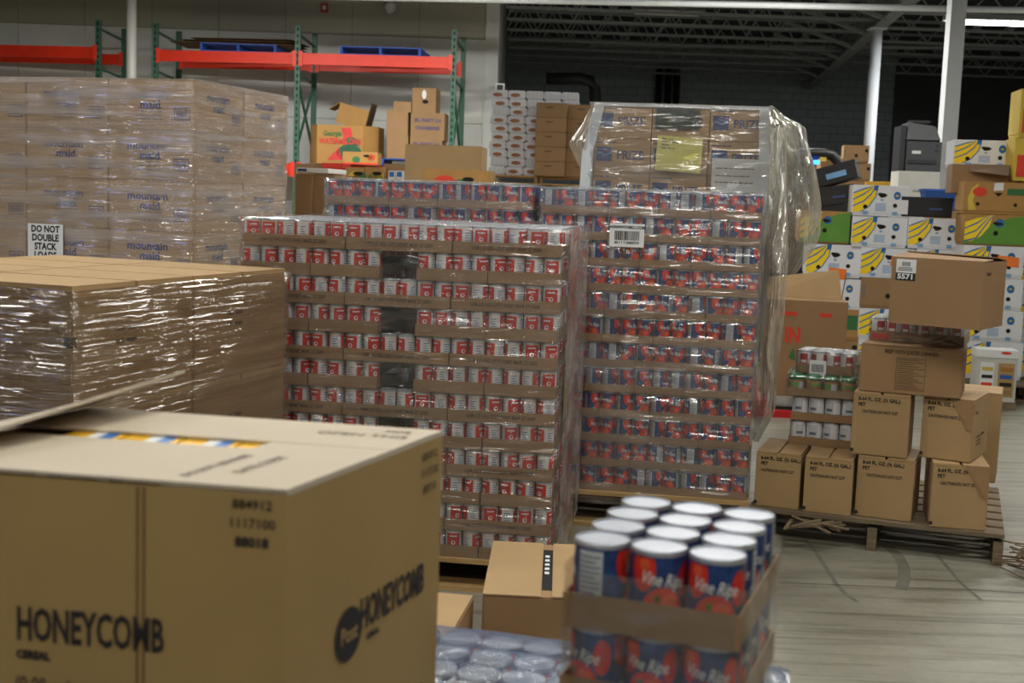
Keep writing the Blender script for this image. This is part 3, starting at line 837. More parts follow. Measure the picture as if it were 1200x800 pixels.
for i, xx in enumerate((-PWD, 0)):
    a = MB(); s = -1 if i == 0 else 1; fl0 = .06 * s if i == 0 else .012
    # L-shaped edge board, foot splayed slightly outwards
    def col4(z, sp): return [fp(xx + sp - s * .055, -.012 - abs(sp) * .2, z), fp(xx + sp + s * .004, -.012 - abs(sp) * .2, z), fp(xx + sp + s * .004, -.006, z), fp(xx + sp - s * .055, -.006, z)]
    zs = [(1.35, fl0 * 1.2), (1.75, fl0), (PT + .005, 0)]
    for (za, sa), (zb, sb) in zip(zs[:-1], zs[1:]): a.quadbox(col4(za, sa) + col4(zb, sb))
    a.quadbox([fp(xx + s * .001, -.01, 1.35), fp(xx + s * .006, -.01, 1.35), fp(xx + s * .006, .06, 1.35), fp(xx + s * .001, .06, 1.35), fp(xx + s * .001, -.01, PT), fp(xx + s * .006, -.01, PT), fp(xx + s * .006, .06, PT), fp(xx + s * .001, .06, PT)])
    tag(a.build('edge_board', 'edge_board'), f'white cardboard edge board on the {("splayed", "straight")[i]} front corner of the PRIZE stack', 'edge board')
a = MB(); a.quadbox([fp(-PWD, -.012, PT - .012), fp(0, -.012, PT - .012), fp(0, .03, PT - .012), fp(-PWD, .03, PT - .012), fp(-PWD, -.012, PT + .006), fp(0, -.012, PT + .006), fp(0, .03, PT + .006), fp(-PWD, .03, PT + .006)])
tag(a.build('edge_board', 'edge_board'), 'white edge board along the top front edge of the PRIZE stack', 'edge board')
def sheet(x0, y0, x1, y1, matn, label, lines, tilt=0.):
    a, bq = PY(x0, y0, 7.2), PY(x1, y1, 7.2); Wd, Hd = bq.x - a.x, a.z - bq.z
    yy = 7.2 + (prx.x - (a.x + bq.x) / 2) * math.tan(-PYAW) - .024
    t = thing('paper_sheet', label, 'sheet', ((a.x + bq.x) / 2, yy, (a.z + bq.z) / 2), PYAW); t.rotation_euler.y = tilt
    g = MB(); g.box(-Wd / 2, Wd / 2, 0, .0006, -Hd / 2, Hd / 2); g.build('paper', matn, t)
    for (u, z, s, wd_) in lines: link('typed_line', small_print(wd_ * Wd, s * .8, 1, 'ink_grey', int(z * 100) + 50), t, ((u + wd_ / 2) * Wd, -.001, z * Hd), (R(90), 0, 0))
sheet(771, 159, 822, 202, 'note_yellow', 'yellow sheet with typed lines under the film of the PRIZE stack', [(-.4, .42, .014, .28), (-.4, .33, .014, .42), (-.4, .24, .014, .2), (-.4, .15, .014, .3)], R(2.5))
sheet(835, 185, 889, 226, 'paper', 'white shipping sheet with faint lines under the film of the PRIZE stack', [(-.42, .2, .013, .8), (-.42, -.02, .013, .7), (-.42, -.22, .013, .8)])
a = MB(); q = PY(796, 139, 7.2); yy = 7.2 + (prx.x - q.x) * math.tan(-PYAW)
g = thing('green_placard', 'dull green board behind the film at the top of the PRIZE stack', 'board', (q.x, yy - .014, q.z), PYAW); a.box(-.12, .12, 0, .006, -.055, .055); a.build('board', 'dark_green', g)
film_shell('stretch_wrap', 'clear stretch film wrapped round the PRIZE stack', 'film_prize', fp, -PWD, 0, 0, 1.2, .9, PT + .008, amp=.012, rad=.03, out=.03, seed=31)

# loose film hanging off the PRIZE stack: outline in metres from its front right corner
def loose(name, label, rows, nu, seed, matn, amp=.035, bulge=.22):
    V = []; UV = []; Fc = []
    for k, (xl, xr, y, z) in enumerate(rows):
        for i in range(nu + 1):
            u = i / nu
            x = xl + (xr - xl) * u
            yy = y - bulge * math.sin(math.pi * u) * min(1, (xr - xl) / .25)
            fold = math.sin(u * 17 + 1.3 * math.sin(k * .35) + seed) * amp * .5 + amp * noise.noise(Vector((u * 6, z * 3.2, seed))) + amp * .5 * noise.noise(Vector((u * 14, z * 8, seed)))
            V.append((x + .3 * fold, yy + fold, z)); UV.append((u * .5, z))
    for k in range(len(rows) - 1):
        for i in range(nu):
            a = k * (nu + 1) + i; Fc.append((a, a + 1, a + nu + 2, a + nu + 1))
    return film_object(name, label, V, UV, Fc, [0] * len(Fc), [matn], 'plastic film')
def rows_px(pts, n):
    """pts: (pixel y, left x, right x, distance) down the sheet"""
    out = []
    for i in range(n + 1):
        t = pts[0][0] + (pts[-1][0] - pts[0][0]) * i / n
        for a, bq in zip(pts[:-1], pts[1:]):
            if a[0] <= t <= bq[0]:
                s = (t - a[0]) / (bq[0] - a[0]); v = [a[j] + (bq[j] - a[j]) * s for j in range(4)]; break
        L_, R_ = PY(v[1], t, v[3]), PY(v[2], t, v[3])
        out.append((L_.x, R_.x, v[3], L_.z))
    return out
loose('loose_film', 'bunched loose plastic film hanging off the right corner of the PRIZE stack', rows_px([(124, 901, 906, 7.15), (140, 901, 926, 7.12), (147, 901, 944, 7.1), (165, 901, 947, 7.1), (200, 902, 957, 7.1), (240, 902, 963, 7.1), (270, 899, 962, 7.1), (290, 899, 955, 7.1), (318, 899, 934, 7.1)], 46), 46, 2.0, 'film_loose', bulge=.3)
loose('loose_film', 'loose plastic film draped down beside the tall tomato can pallet', rows_px([(150, 903, 921, 6.6), (228, 900, 922, 6.5), (300, 889, 924, 6.45), (330, 888, 922, 6.4), (380, 886, 918, 6.35), (430, 884, 912, 6.3), (480, 881, 908, 6.25), (515, 880, 890, 6.25)], 60), 30, 5.0, 'film_loose', amp=.03, bulge=.35)
loose('loose_film', 'loose plastic film puffed out on the left corner of the PRIZE stack', rows_px([(128, 690, 701, 7.4), (145, 682, 701, 7.4), (160, 671, 699, 7.4), (168, 666, 697, 7.4), (180, 672, 695, 7.4), (200, 681, 692, 7.4), (222, 684, 690, 7.4)], 24), 24, 8.0, 'film_loose', amp=.02, bulge=.2)

# ================================================================= MOUNTAIN MAID PALLET
MYAW = R(-16); q = PY(228, 93, 7.0); fm = frame(q.x, 7.0, MYAW); MT = q.z; MTI = (MT - .145) / 7
maid1 = text_mesh('mountain', .062, .0018, 1.08, matn='ink_maid'); maid2 = text_mesh('maid', .062, .0018, 1.05, matn='ink_maid'); maid3 = small_print(.15, .012, 4, 'ink_grey', 5)
bc = MB(); bc.box(-.048, .048, -.0006, 0, -.034, .034, 0); bc.box(-.043, .043, -.001, -.0006, -.029, .029, 1)
for i in range(9): bc.box(-.036 + i * .008, -.032 + i * .008, -.0014, -.001, -.022, .022, 0)
bc = bc.mesh('barcode_box', ['ink_maid', 'kraft_maid'])
MC = [(-1.36, -1.06), (-1.06, -.53), (-.53, 0.)]
for k in range(7):
    for i, (xa, xb) in enumerate(MC):
        for j in range(2):
            wd, dp = xb - xa, .56
            p = fm((xa + xb) / 2, (j + .5) * dp, MT - (k + 1) * MTI)
            t = carton(f'tan mountain maid carton, {ORD[k] if k < 6 else "bottom"} tier, ' + (('at the frame edge', 'middle', 'corner')[i]) + (' front' if j == 0 else ' back') +  ' of its stack', p, MYAW + random.uniform(-.008, .008), wd - .006, dp - .006, MTI - .001, 'kraft_maid', 'carton', None, 'sugar_carton')
            if k < 5:
                w2, d2 = wd - .006, dp - .006
                if j == 0 and i > 0:
                    on_face(t, maid1, 'front', -.02, .19, w2, d2); on_face(t, maid2, 'front', -.005, .135, w2, d2); on_face(t, maid3, 'front', -.005, .09, w2, d2)
                    on_face(t, bc, 'front', .19, .09, w2, d2, 'barcode_box', plate=True)
                if j == 0 and i == 0: on_face(t, bc, 'front', .08, .09, w2, d2, 'barcode_box', plate=True)
                if i == 2:
                    on_face(t, maid1, 'right', -.02, .19, w2, d2); on_face(t, maid2, 'right', -.01, .135, w2, d2); on_face(t, bc, 'right', .19, .09, w2, d2, 'barcode_box', plate=True)
c = fm(-.68, .56); pallet('wooden pallet under the mountain maid cartons', c.x, c.y, MYAW, 1.36, 1.12, .145)
film_shell('stretch_wrap', 'clear stretch film wrapped round the mountain maid cartons', 'film_maid', fm, -1.36, 0, 0, 1.12, .1, MT + .003, amp=.008, rad=.03, out=.01, seed=44)
a, bq = PY(59, 263, 7.3), PY(106, 302, 7.3)
t = thing('warning_sheet', 'white DO NOT DOUBLE STACK sheet on the mountain maid stack', 'sheet', fm(-.53 - .53 - .0 + .14, -.022, (a.z + bq.z) / 2), MYAW)
g = MB(); g.box(-.115, .115, 0, .0006, -.15, .095); g.build('paper', 'paper', t)
for i, s in enumerate(('DO NOT', 'DOUBLE', 'STACK', 'LOADS')): link('printed_text', text_mesh(s, .052, .002, .88), t, (0, -.001, .065 - i * .049), (R(90), 0, 0))

# cartons glimpsed between the mountain maid stack and the tomato cans
for i, (x0, x1) in enumerate(((346, 366), (366, 392))):
    z1 = 0.
    for k in range(5):
        carton_px(f'film-covered brown carton {("by the mountain maid stack", "next to the tomato cans")[i]}, {ORD[k]} in its pile', x0, 204 + k * 52, x1, 204 + (k + 1) * 52 if k < 4 else 500, 8.5, .4, 'kraft', R(-10), z0=None if k < 4 else 0.0, tape=(k == 0))

# ================================================================= NEAR LEFT PALLET (big wrapped cartons)
NT = 1.21; c0, c1 = PZ(85, 335, NT), PZ(336, 314, NT)
NYAW = -math.atan2(c1.x - c0.x, c1.y - c0.y); fn = frame(c0.x, c0.y, NYAW); NL = (c1 - c0).length; NW = 1.02; NTI = (NT - .145) / 3
for k in range(3):
    for i in range(2):
        for j in range(2):
            p = fn(-NW + (i + .5) * NW / 2, (j + .5) * NL / 2, NT - (k + 1) * NTI)
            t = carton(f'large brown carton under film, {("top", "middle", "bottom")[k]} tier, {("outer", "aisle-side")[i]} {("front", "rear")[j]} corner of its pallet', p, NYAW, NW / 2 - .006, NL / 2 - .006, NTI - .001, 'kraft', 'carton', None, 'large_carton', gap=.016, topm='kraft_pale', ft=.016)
            if i == 1 and j == 0:
                g = MB(); g.box(NW / 4 - .03, NW / 4 - .0015, -NL / 4 - .0, -NL / 4 + .003, .18, .21); g.box(NW / 4 - .004, NW / 4 - .002, -NL / 4, -NL / 4 + .02, .18, .21); g.build('corner_mark', 'ink', t)
            if i == 1:
                on_face(t, small_print(.10, .022, 2, 'ink_soft', 8), 'right', -.05, .2, NW / 2 - .006, NL / 2 - .006)
c = fn(-NW / 2, NL / 2); pallet('wooden pallet under the large wrapped cartons', c.x, c.y, NYAW, NW, NL, .145)
film_shell('stretch_wrap', 'thick streaky stretch film round the large brown cartons', 'film_thick', fn, -NW, 0, 0, NL, .1, NT - .012, amp=.014, rad=.025, out=.012, top=False, seed=52)

# ================================================================= FOREGROUND
# ---- low pallet of tomato cans that carries the big carton and the small stack
LT, LP = .711, .113
FYAW = R(-14)
lp0 = PZ(540.5, 746.5, LT); fb = frame(lp0.x, lp0.y, FYAW)     # centre of one back-row can
lo = []; k0 = 0
vis = [(0, 0), (1, 0), (2, 0), (-1, 0), (0, 1), (1, 1), (2, 1), (-1, 1), (0, 2), (1, 2), (2, 2), (3, 2), (0, 3), (1, 3), (2, 3), (3, 1), (3, 0), (6, 0), (7, 0), (6, 1), (7, 1), (5, 0), (4, 0), (3, 3), (1, 4), (2, 4)]
for i in range(-5, 8):
    for j in range(14):
        p = fb(i * VP, -j * VP, LT - LP + .003)
        if (i, j) in vis: tag(link('tomato_can', VINE, None, p, (0, 0, random.uniform(0, 6.28))), 'silver-lidded tomato can standing in the low pallet under the big cereal carton', 'can', 'lids of the low foreground pallet')
        else: lo.append((p, 0))
for ti in range(5):
    zb = LT - (ti + 1) * LP
    for a_ in range(4):
        for b_ in range(4):
            w_ = 13 * VP / 4; d_ = 14 * VP / 4
            p = fb((-5.5 * VP) + (a_ + .5) * w_, VP / 2 - (b_ + .5) * d_, zb)
            tag(link('can_tray', tray_mesh(w_ - .004, d_ - .004, .036), None, p, (0, 0, FYAW)), f'can tray of the low foreground pallet, {("top", "second", "third", "fourth", "bottom")[ti]} tier, {("first", "second", "third", "fourth")[b_]} row from its far edge', 'tray', 'trays of the low foreground pallet')
    if ti:
        for i in range(-5, 8):
            for j in range(14):
                if i in (-5, 7) or j in (0, 13): lo.append((fb(i * VP, -j * VP, zb + .003), 0))
stuff_cans('packed_cans', VINE_LO, lo, 'tomato cans packed in the low foreground pallet', 'cans')
film_shell('stretch_wrap', 'bluish stretch film over the lids of the low foreground pallet', 'film_blue', fb, -5.5 * VP, 7.5 * VP, -13.5 * VP, .5 * VP, LT - 5 * LP, LT + .0015, amp=.004, rad=.02, out=.006, seed=71)
c = fb(1 * VP, -6.5 * VP); pallet('wooden pallet under the low foreground cans', c.x, c.y, FYAW, 1.02, 1.1, LT - 5 * LP)

# ---- small stack of tomato can trays in the foreground
VYAW = R(-20); vt = 1.058
v0 = PZ(706.6, 629.8, vt); fw = frame(v0.x, v0.y, VYAW)        # centre of the front left can
face = [[1.9, .28, .02], [-.62, -.18, -.12], [1, 1, 1]]
lo = []
for k in range(3):
    zb = vt - (k + 1) * LP
    q = fw(VP, 1.5 * VP, zb)
    t = link('can_tray', tray_mesh(3 * VP + .006, 4 * VP + .006, .046, 'kraft'), None, q, (0, 0, VYAW))
    tag(t, f'brown cardboard tray of twelve tomato cans, {("top", "middle", "bottom")[k]} of the foreground stack', 'tray')
    for i in range(3):
        for j in range(4):
            p = fw(i * VP, j * VP, zb + .0032)
            if k == 2: lo.append((p, 0)); continue
            a = VYAW + (face[k][i] if j == 0 else random.uniform(0, 6.28))
            if j > 0 and i == 2: a = VYAW + 3.9 + random.uniform(-.3, .3)
            tag(link('tomato_can', VINE, None, p, (0, 0, a)), f'Vine Ripe tomato can, {("top", "middle")[k]} tray of the foreground stack, ' + (('front left corner', 'front middle', 'front right corner')[i] if j == 0 else 'behind the front row'), 'can', 'cans of the foreground stack')
stuff_cans('packed_cans', VINE_LO, lo, 'tomato cans in the bottom tray of the foreground stack', 'cans')
film_shell('shrink_wrap', 'clear shrink film round the foreground stack of tomato cans', 'film_tray', fw, -VP / 2, 2.5 * VP, -VP / 2, 3.5 * VP, vt - 3 * LP + .002, vt - .035, amp=.004, rad=.03, out=.007, top=False, seed=61, cat='shrink wrap')

# ---- big HONEYCOMB cereal carton
HT, HB = 1.15, LT + .012
N_, R_ = PZ(337, 577, HT), PZ(519, 507, HT)
ev = (R_ - N_); hd = ev.length; ev.normalize()
eu = Vector((-math.cos(R(9)), math.sin(R(9)), 0)); hw = .56
hroot = thing('cereal_carton', 'big brown HONEYCOMB cereal carton with one top flap lifted', 'carton', (N_.x, N_.y, HB))
hh = HT - HB
def H(u, v, z): return eu * u + ev * v + Vector((0, 0, z))
def hslab(mb, u0, u1, v0, v1, z0, z1, m=0): mb.quadbox([H(u0, v0, z0), H(u0, v1, z0), H(u1, v1, z0), H(u1, v0, z0), H(u0, v0, z1), H(u0, v1, z1), H(u1, v1, z1), H(u1, v0, z1)], m)
tk = .005
for (nm, a) in (('front_panel', (0, hw, 0, tk)), ('back_panel', (0, hw, hd - tk, hd)), ('side_panel', (0, tk, tk, hd - tk)), ('side_panel', (hw - tk, hw, tk, hd - tk))):
    g = MB(); hslab(g, a[0], a[1], a[2], a[3], 0, hh - .004); g.build(nm, 'kraft_big', hroot)
g = MB(); hslab(g, tk, hw - tk, tk, hd - tk, 0, .005); g.build('bottom_panel', 'kraft_big', hroot)
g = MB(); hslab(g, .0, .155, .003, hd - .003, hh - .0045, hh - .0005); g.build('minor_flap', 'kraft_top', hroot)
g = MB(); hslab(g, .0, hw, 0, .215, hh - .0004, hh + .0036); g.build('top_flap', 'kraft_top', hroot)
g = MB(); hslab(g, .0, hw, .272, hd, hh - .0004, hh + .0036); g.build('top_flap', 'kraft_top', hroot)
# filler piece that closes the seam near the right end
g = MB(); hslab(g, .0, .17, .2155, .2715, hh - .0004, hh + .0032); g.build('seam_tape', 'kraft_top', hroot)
# lifted flap: curved sheet rising towards its free end
g = MB(); n = 8; rows = []
for i in range(n + 1):
    s = i / n; u = hw - s * (hw - .435); z = hh + .005 + .03 * s ** 1.2
    rows.append((H(u, .05, z - .008 * s), H(u - .01 * s, hd + .035 * s, z + .026 * s)))
for a, bq in zip(rows[:-1], rows[1:]):
    th = Vector((0, 0, .004)); g.quadbox([a[0], a[1], bq[1], bq[0], a[0] + th, a[1] + th, bq[1] + th, bq[0] + th])
g.build('lifted_flap', 'kraft_top', hroot)
g = MB(); e = .0012
for u in (.175, .183): hslab(g, u, u + .0025, -e, 0, 0, hh - .006)
g.build('crease', 'kraft_cut', hroot)
rotf = math.atan2(-eu.y, -eu.x); rots = math.atan2(ev.y, ev.x)
def hfront(me, u, z): p = H(u, -.0016, z); return link('printed_text', me, hroot, p, (R(90), 0, rotf))
def hside(me, v, z, nm='printed_text'): p = H(-.0016, v, z); return link(nm, me, hroot, p, (R(90), 0, rots))
hfront(text_mesh('HONEYCOMB', .058, .0014, .52), .245, hh - .188)
hfront(text_mesh('CEREAL', .014, .0008, .9), .318, hh - .225)
hfront(text_mesh('(0.00 oz)', .026, .0004, .8, matn='ink_soft'), .305, hh - .262)
for k, s in enumerate(('884912', '1117100', '88018')): hfront(text_mesh(s, .0165, .0001 + .0005 * (k == 2), 1.0, matn='ink'), .042, hh - .018 - k * .0225)
for k, s in enumerate(('884912', '1117100', '88018')): hside(text_mesh(s, .017, .0002, 1.0, matn='ink_soft'), hd - .045, hh - .025 - k * .024)
hside(text_mesh('HONEYCOMB', .060, .0016, .52), .285, hh - .205); hside(text_mesh('CEREAL', .012, .0006, .9), .225, hh - .238)
def ring(r, m):
    g = MB(); g.poly([(r * math.cos(i * math.pi / 12), r * math.sin(i * math.pi / 12) , 0) for i in range(24)]); return g.mesh('round_logo', m)
o = hside(ring(.036, 'ink'), .155, hh - .218, 'round_logo'); link('logo_lettering', text_mesh('Post', .03, .0008, .85, matn='kraft_big'), o, (0, 0, .0008))
o = link('round_logo', ring(.036, 'ink'), hroot, H(.425, -.0016, hh - .185), (R(90), 0, rotf)); link('logo_lettering', text_mesh('Post', .03, .0008, .85, matn='kraft_big'), o, (0, 0, .0008))
g = MB()
for v0_ in (.33, ): hslab(g, -.0014, -.0004, .30, .39, hh - .37, hh - .365); hslab(g, -.0014, -.0004, .30, .303, hh - .43, hh - .365); hslab(g, -.0014, -.0004, .387, .39, hh - .43, hh - .365)
g.build('printed_frame', 'ink', hroot)
def htop(body, s, u, v, rz): link('printed_text', text_mesh(body, s, .0006, .9, matn='ink_grey'), hroot, H(u, v, hh + .0042), (0, 0, rz))
htop('DATE CODE', .022, .10, .12, rots); htop('DO NOT USE KNIFE', .018, .145, .10, rots); htop('OPEN THIS', .03, .085, .36, rotf); htop('SIDE', .022, .05, .40, rotf)
for i in range(4):
    t = thing('cereal_box', 'yellow and blue cereal box inside the open carton', 'box', N_ + H(.12 + (i + .5) * .084, .235, 0) - Vector((0, 0, N_.z - HB - .006)), rotf, 'cereal boxes in the carton')
    g = MB(); g.box(-.04, .04, -.13, .13, 0, hh - .0075); g.build('box_body', 'cereal_yellow', t)
    g = MB(); g.box(.012, .03, -.131, .131, hh - .2, hh - .0068, 0); g.build('blue_stripe', 'cereal_blue', t)
    g = MB(); g.box(-.005, .012, -.131, .131, hh - .2, hh - .0068, 0); g.build('white_stripe', 'paper', t)

# ---- cartons on the floor behind the foreground pallet
t = carton('brown carton on the floor with a folded top, beside the soup pallet', PZ(565, 697, .45) + Vector((.24, .27, -.45)), R(-2), .46, .53, .446, 'kraft', 'carton', None, 'open_carton', flaps=False)
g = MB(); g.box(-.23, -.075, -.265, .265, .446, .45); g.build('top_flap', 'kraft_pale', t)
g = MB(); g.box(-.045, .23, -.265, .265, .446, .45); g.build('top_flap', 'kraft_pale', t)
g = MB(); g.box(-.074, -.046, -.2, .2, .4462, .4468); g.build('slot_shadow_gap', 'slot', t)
g = MB()
for i in range(5): g.box(-.068, -.055, -.05 + i * .042, -.03 + i * .042, .4469, .4476)
g.build('contents_strip', 'paper', t)
pr = PZ(560, 697, .43)
t = carton('pale brown carton on the floor beside the folded-top carton', pr + Vector((-.245, -.16, -.43)), R(-8), .42, .38, .43, 'kraft', 'carton', None, 'floor_carton', topm='kraft_pale', along='y')

# ================================================================= JUICE PALLET on the right
JZ = .14
j0 = PZ(884, 592, JZ); JYAW = R(-19); fj = frame(j0.x, j0.y, JYAW)
jc = fj(.525, .47); jp = pallet('battered wooden pallet under the juice cartons', jc.x, jc.y, JYAW, 1.09, 1.0, JZ, 'wood_old', under=(1,))
g = MB(); rs = random.Random(9)
for i in range(26):
    x = .5 + rs.random() * .14; y = -.58 + rs.random() * .12; a = rs.uniform(-.9, .9); L_ = rs.uniform(.06, .2)
    z = rs.uniform(.02, .12); g.bar((x, y, z), (x + L_ * math.cos(a), y + L_ * math.sin(a), z + rs.uniform(-.02, .03)), .008, .005)
for i in range(9):
    x = -.35 + rs.random() * .35; g.bar((x, -.55, .12 + rs.uniform(-.01, .01)), (x + rs.uniform(-.22, .22), -.6 - rs.random() * .05, .10 + rs.uniform(-.04, .02)), .016, .006)
g.build('splinters', 'wood_old', jp)['kind'] = 'stuff'
oz1, oz2, oz3 = text_mesh('8-64 FL. OZ. (½ GAL.)', .022, .0008, .86, 'LEFT'), text_mesh('PET', .022, .0008, .9, 'LEFT'), text_mesh('CAUTION-DO NOT CUT', .0185, .0005, .74)
def juice(label, xl, yb, xr, z0, d, h, yaw, tape=False, side=False, torn=False):
    a = PZ(xl, yb, z0); s = PZ(xr, yb + (xr - xl) * .1, z0)
    wd = (xr - xl - 2) / F * a.y / (math.cos(yaw) - a.x / a.y * math.sin(yaw))
    ctr = a + Vector((math.cos(yaw) * wd / 2 - math.sin(yaw) * d / 2, math.sin(yaw) * wd / 2 + math.cos(yaw) * d / 2, 0))
    t = carton(label, ctr, yaw, wd, d, h, 'kraft_pale', 'carton', None, 'juice_carton', along='y', gap=.012, ft=.010)
    on_face(t, oz1, 'front', -wd / 2 + .022, h - .03, wd, d); on_face(t, oz2, 'front', -wd / 2 + .022, h - .055, wd, d); on_face(t, oz3, 'front', -.005, h - .085, wd, d)
    if side:
        on_face(t, text_mesh('8-64 FL.', .02, .0006, .8), 'right', -d / 2 + .06, h - .06, wd, d); on_face(t, small_print(.06, .014, 1, 'ink', 2), 'right', .05, h - .17, wd, d)
        on_face(t, small_print(.10, .010, 3, 'ink_soft', 4), 'right', -.03, h - .19, wd, d)
    g = MB(); g.box(-wd / 2, -wd / 2 + .014, -d / 2 - .0012, -d / 2, .012, .026); g.build('corner_mark', 'ink', t)
    if torn:
        g = MB(); g.poly([(wd / 2 - .10, -d / 2 - .002, h - .002), (wd / 2 - .03, -d / 2 - .002, h * .52), (wd / 2 - .005, -d / 2 - .006, h * .5), (wd / 2 - .001, -d / 2 - .007, h - .002)]); g.build('torn_panel', 'kraft', t)
    return t
juice('juice carton at the tomato can end of the battered pallet', 883, 592, 938, JZ, .36, .255, R(-20))
juice('juice carton second from the tomato cans, under the can trays', 940, 599, 999, JZ, .36, .255, R(-20))
juice('juice carton on the pallet deck above its middle leg', 1001, 604, 1070, JZ, .30, .277, R(-23))
juice('juice carton with a buckled corner at the splintered pallet end', 1088, 617, 1158, JZ, .34, .283, R(-13), torn=True)
juice('upper juice carton standing on the carton above the middle leg', 996, 531, 1065, JZ + .279, .30, .28, R(-21))
juice('upper juice carton with a creased face and a printed side', 1077, 535, 1139, JZ + .285, .34, .275, R(-31), side=True, torn=True)
a = PZ(1164, 578, JZ); t = carton('narrow tall brown carton standing behind the creased juice carton', (a.x + .03, a.y + .42, JZ), R(-22), .26, .3, .46, 'kraft_pale', 'carton', None, 'tall_carton')
# BEEF carton
BZ = JZ + .56
a = PZ(1006, 457.5, BZ); byaw = R(-22); bw_, bd_, bh_ = .43, .30, .213
ctr = a + Vector((math.cos(byaw) * bw_ / 2 - math.sin(byaw) * bd_ / 2, math.sin(byaw) * bw_ / 2 + math.cos(byaw) * bd_ / 2, 0))
beef = carton('dark brown BEEF WITH JUICES CANNED carton across the juice cartons', ctr, byaw, bw_, bd_, bh_, 'kraft', 'carton', None, 'beef_carton')
on_face(beef, text_mesh('BEEF WITH JUICES CANNED', .022, .0009, .82, matn='ink_soft'), 'front', .0, bh_ - .028, bw_, bd_)
g = MB(); x0, x1, z0, z1 = -.062, .062, .02, bh_ - .052; y = -bd_ / 2 - .001
for (a0, a1, c0_, c1_) in ((x0, x1, z0, z0 + .002), (x0, x1, z1 - .002, z1), (x0, x0 + .002, z0, z1), (x1 - .002, x1, z0, z1)): g.box(a0, a1, y - .0006, y, c0_, c1_)
for i in range(14): g.box(x0 + .006, x1 - .006 - .02 * (i % 3), y - .0006, y, z0 + .008 + i * .0095, z0 + .0105 + i * .0095)
g.build('nutrition_table', 'ink_soft', beef)
on_face(beef, small_print(.16, .015, 6, 'ink_soft', 6, 2.0), 'right', 0, bh_ - .105, bw_, bd_)
# trays on that pallet
CREAM = plain_can(.033, .1, 'soup_white', 'steel', ['cream_red', 'white_print', 'gold'])
VEG = plain_can(.037, .108, 'soup_white', 'steel', ['panel_print', 'text_grey', 'banana_green'])
def tray_load(label, p, yaw, nx, ny, pitch, me, hcan, hw_, canlabel, group, film=None, fl=None, cname='can', sign=None, jig=6.28):
    t = link('can_tray', tray_mesh(nx * pitch + .004, ny * pitch + .004, hw_), None, p, (0, 0, yaw)); tag(t, label, 'tray')
    f = frame(p.x, p.y, yaw)
    if sign: sign(t, nx * pitch, ny * pitch)
    for i in range(nx):
        for j in range(ny):
            q = f((i - (nx - 1) / 2) * pitch, (j - (ny - 1) / 2) * pitch, p.z + .0032)
            if callable(me): me(q, yaw, j)
            else: tag(link(cname, me, None, q, (0, 0, yaw + random.uniform(-jig / 2, jig / 2))), canlabel, 'can', group)
    if film: film_shell('shrink_wrap', fl, film, f, -nx * pitch / 2, nx * pitch / 2, -ny * pitch / 2, ny * pitch / 2, p.z + .001, p.z + hcan + .002, amp=.004, rad=.02, out=.005, seed=random.random() * 90, cat='shrink wrap')
    return t
# red label cans on the beef carton
def red_sign(t, w_, d_):
    g = MB(); g.box(-w_ / 2 + .01, -w_ / 2 + .085, -d_ / 2 - .004, -d_ / 2 - .0025, .008, .034); g.build('red_print', 'melon_red', t)
p = PZ(1018, 398, BZ + bh_ + .001); yaw_ = R(-24); p = p + Vector((math.cos(yaw_) * .205 - math.sin(yaw_) * .135, math.sin(yaw_) * .205 + math.cos(yaw_) * .135, 0))
tray_load('tray of red-label cans on the BEEF carton', p, yaw_, 6, 4, .0675, CREAM, .1, .044, 'red and white can in the tray on the BEEF carton', 'cans on the BEEF carton', 'film_tray', 'shrink film over the cans on the BEEF carton', sign=red_sign, jig=1.5)
# 5571 carton
CZ = BZ + bh_ + .108
cy = R(-36); a = PZ(1041, 372, CZ); cw, cd, chh = .385, .33, .28
ctr = Vector((1.72, 5.55, CZ))
ctr = PY(1041, 372, 5.5); ctr = Vector((ctr.x + math.cos(cy) * cw / 2 - math.sin(cy) * cd / 2, 5.5 + math.sin(cy) * cw / 2 + math.cos(cy) * cd / 2, CZ))
t = thing('numbered_carton', 'large brown carton with a 5571 sticker and an open top', 'carton', ctr, cy)
for nm, a in (('front_panel', (-cw / 2, cw / 2, -cd / 2, -cd / 2 + .005)), ('back_panel', (-cw / 2, cw / 2, cd / 2 - .005, cd / 2)), ('side_panel', (-cw / 2, -cw / 2 + .005, -cd / 2 + .005, cd / 2 - .005)), ('side_panel', (cw / 2 - .005, cw / 2, -cd / 2 + .005, cd / 2 - .005))):
    g = MB(); g.box(a[0], a[1], a[2], a[3], 0, chh); g.build(nm, 'kraft', t)
g = MB(); g.box(-cw / 2 + .005, cw / 2 - .005, -cd / 2 + .005, cd / 2 - .005, 0, .005); g.build('bottom_panel', 'kraft', t)
g = MB(); g.quadbox([(-cw / 2, -cd / 2, chh), (cw / 2, -cd / 2, chh), (cw / 2 - .01, .0, chh + .004), (-cw / 2 + .01, 0, chh + .016), (-cw / 2, -cd / 2, chh + .004), (cw / 2, -cd / 2, chh + .004), (cw / 2 - .01, 0, chh + .008), (-cw / 2 + .01, 0, chh + .02)]); g.build('top_flap', 'kraft', t)
g = MB(); g.quadbox([(-cw / 2, .01, chh + .022), (cw / 2, .03, chh + .014), (cw / 2, cd / 2, chh), (-cw / 2, cd / 2, chh), (-cw / 2, .01, chh + .026), (cw / 2, .03, chh + .018), (cw / 2, cd / 2, chh + .004), (-cw / 2, cd / 2, chh + .004)]); g.build('top_flap', 'kraft', t)
g = MB(); g.box(-cw / 2 + .02, -cw / 2 + .105, -cd / 2 - .001, -cd / 2, chh - .095, chh - .005); s_ = g.build('sticker', 'paper', t)
g = MB(); g.box(-cw / 2 + .02, -cw / 2 + .105, -cd / 2 - .0015, -cd / 2 - .001, chh - .095, chh - .063); g.build('black_band', 'ink', s_)
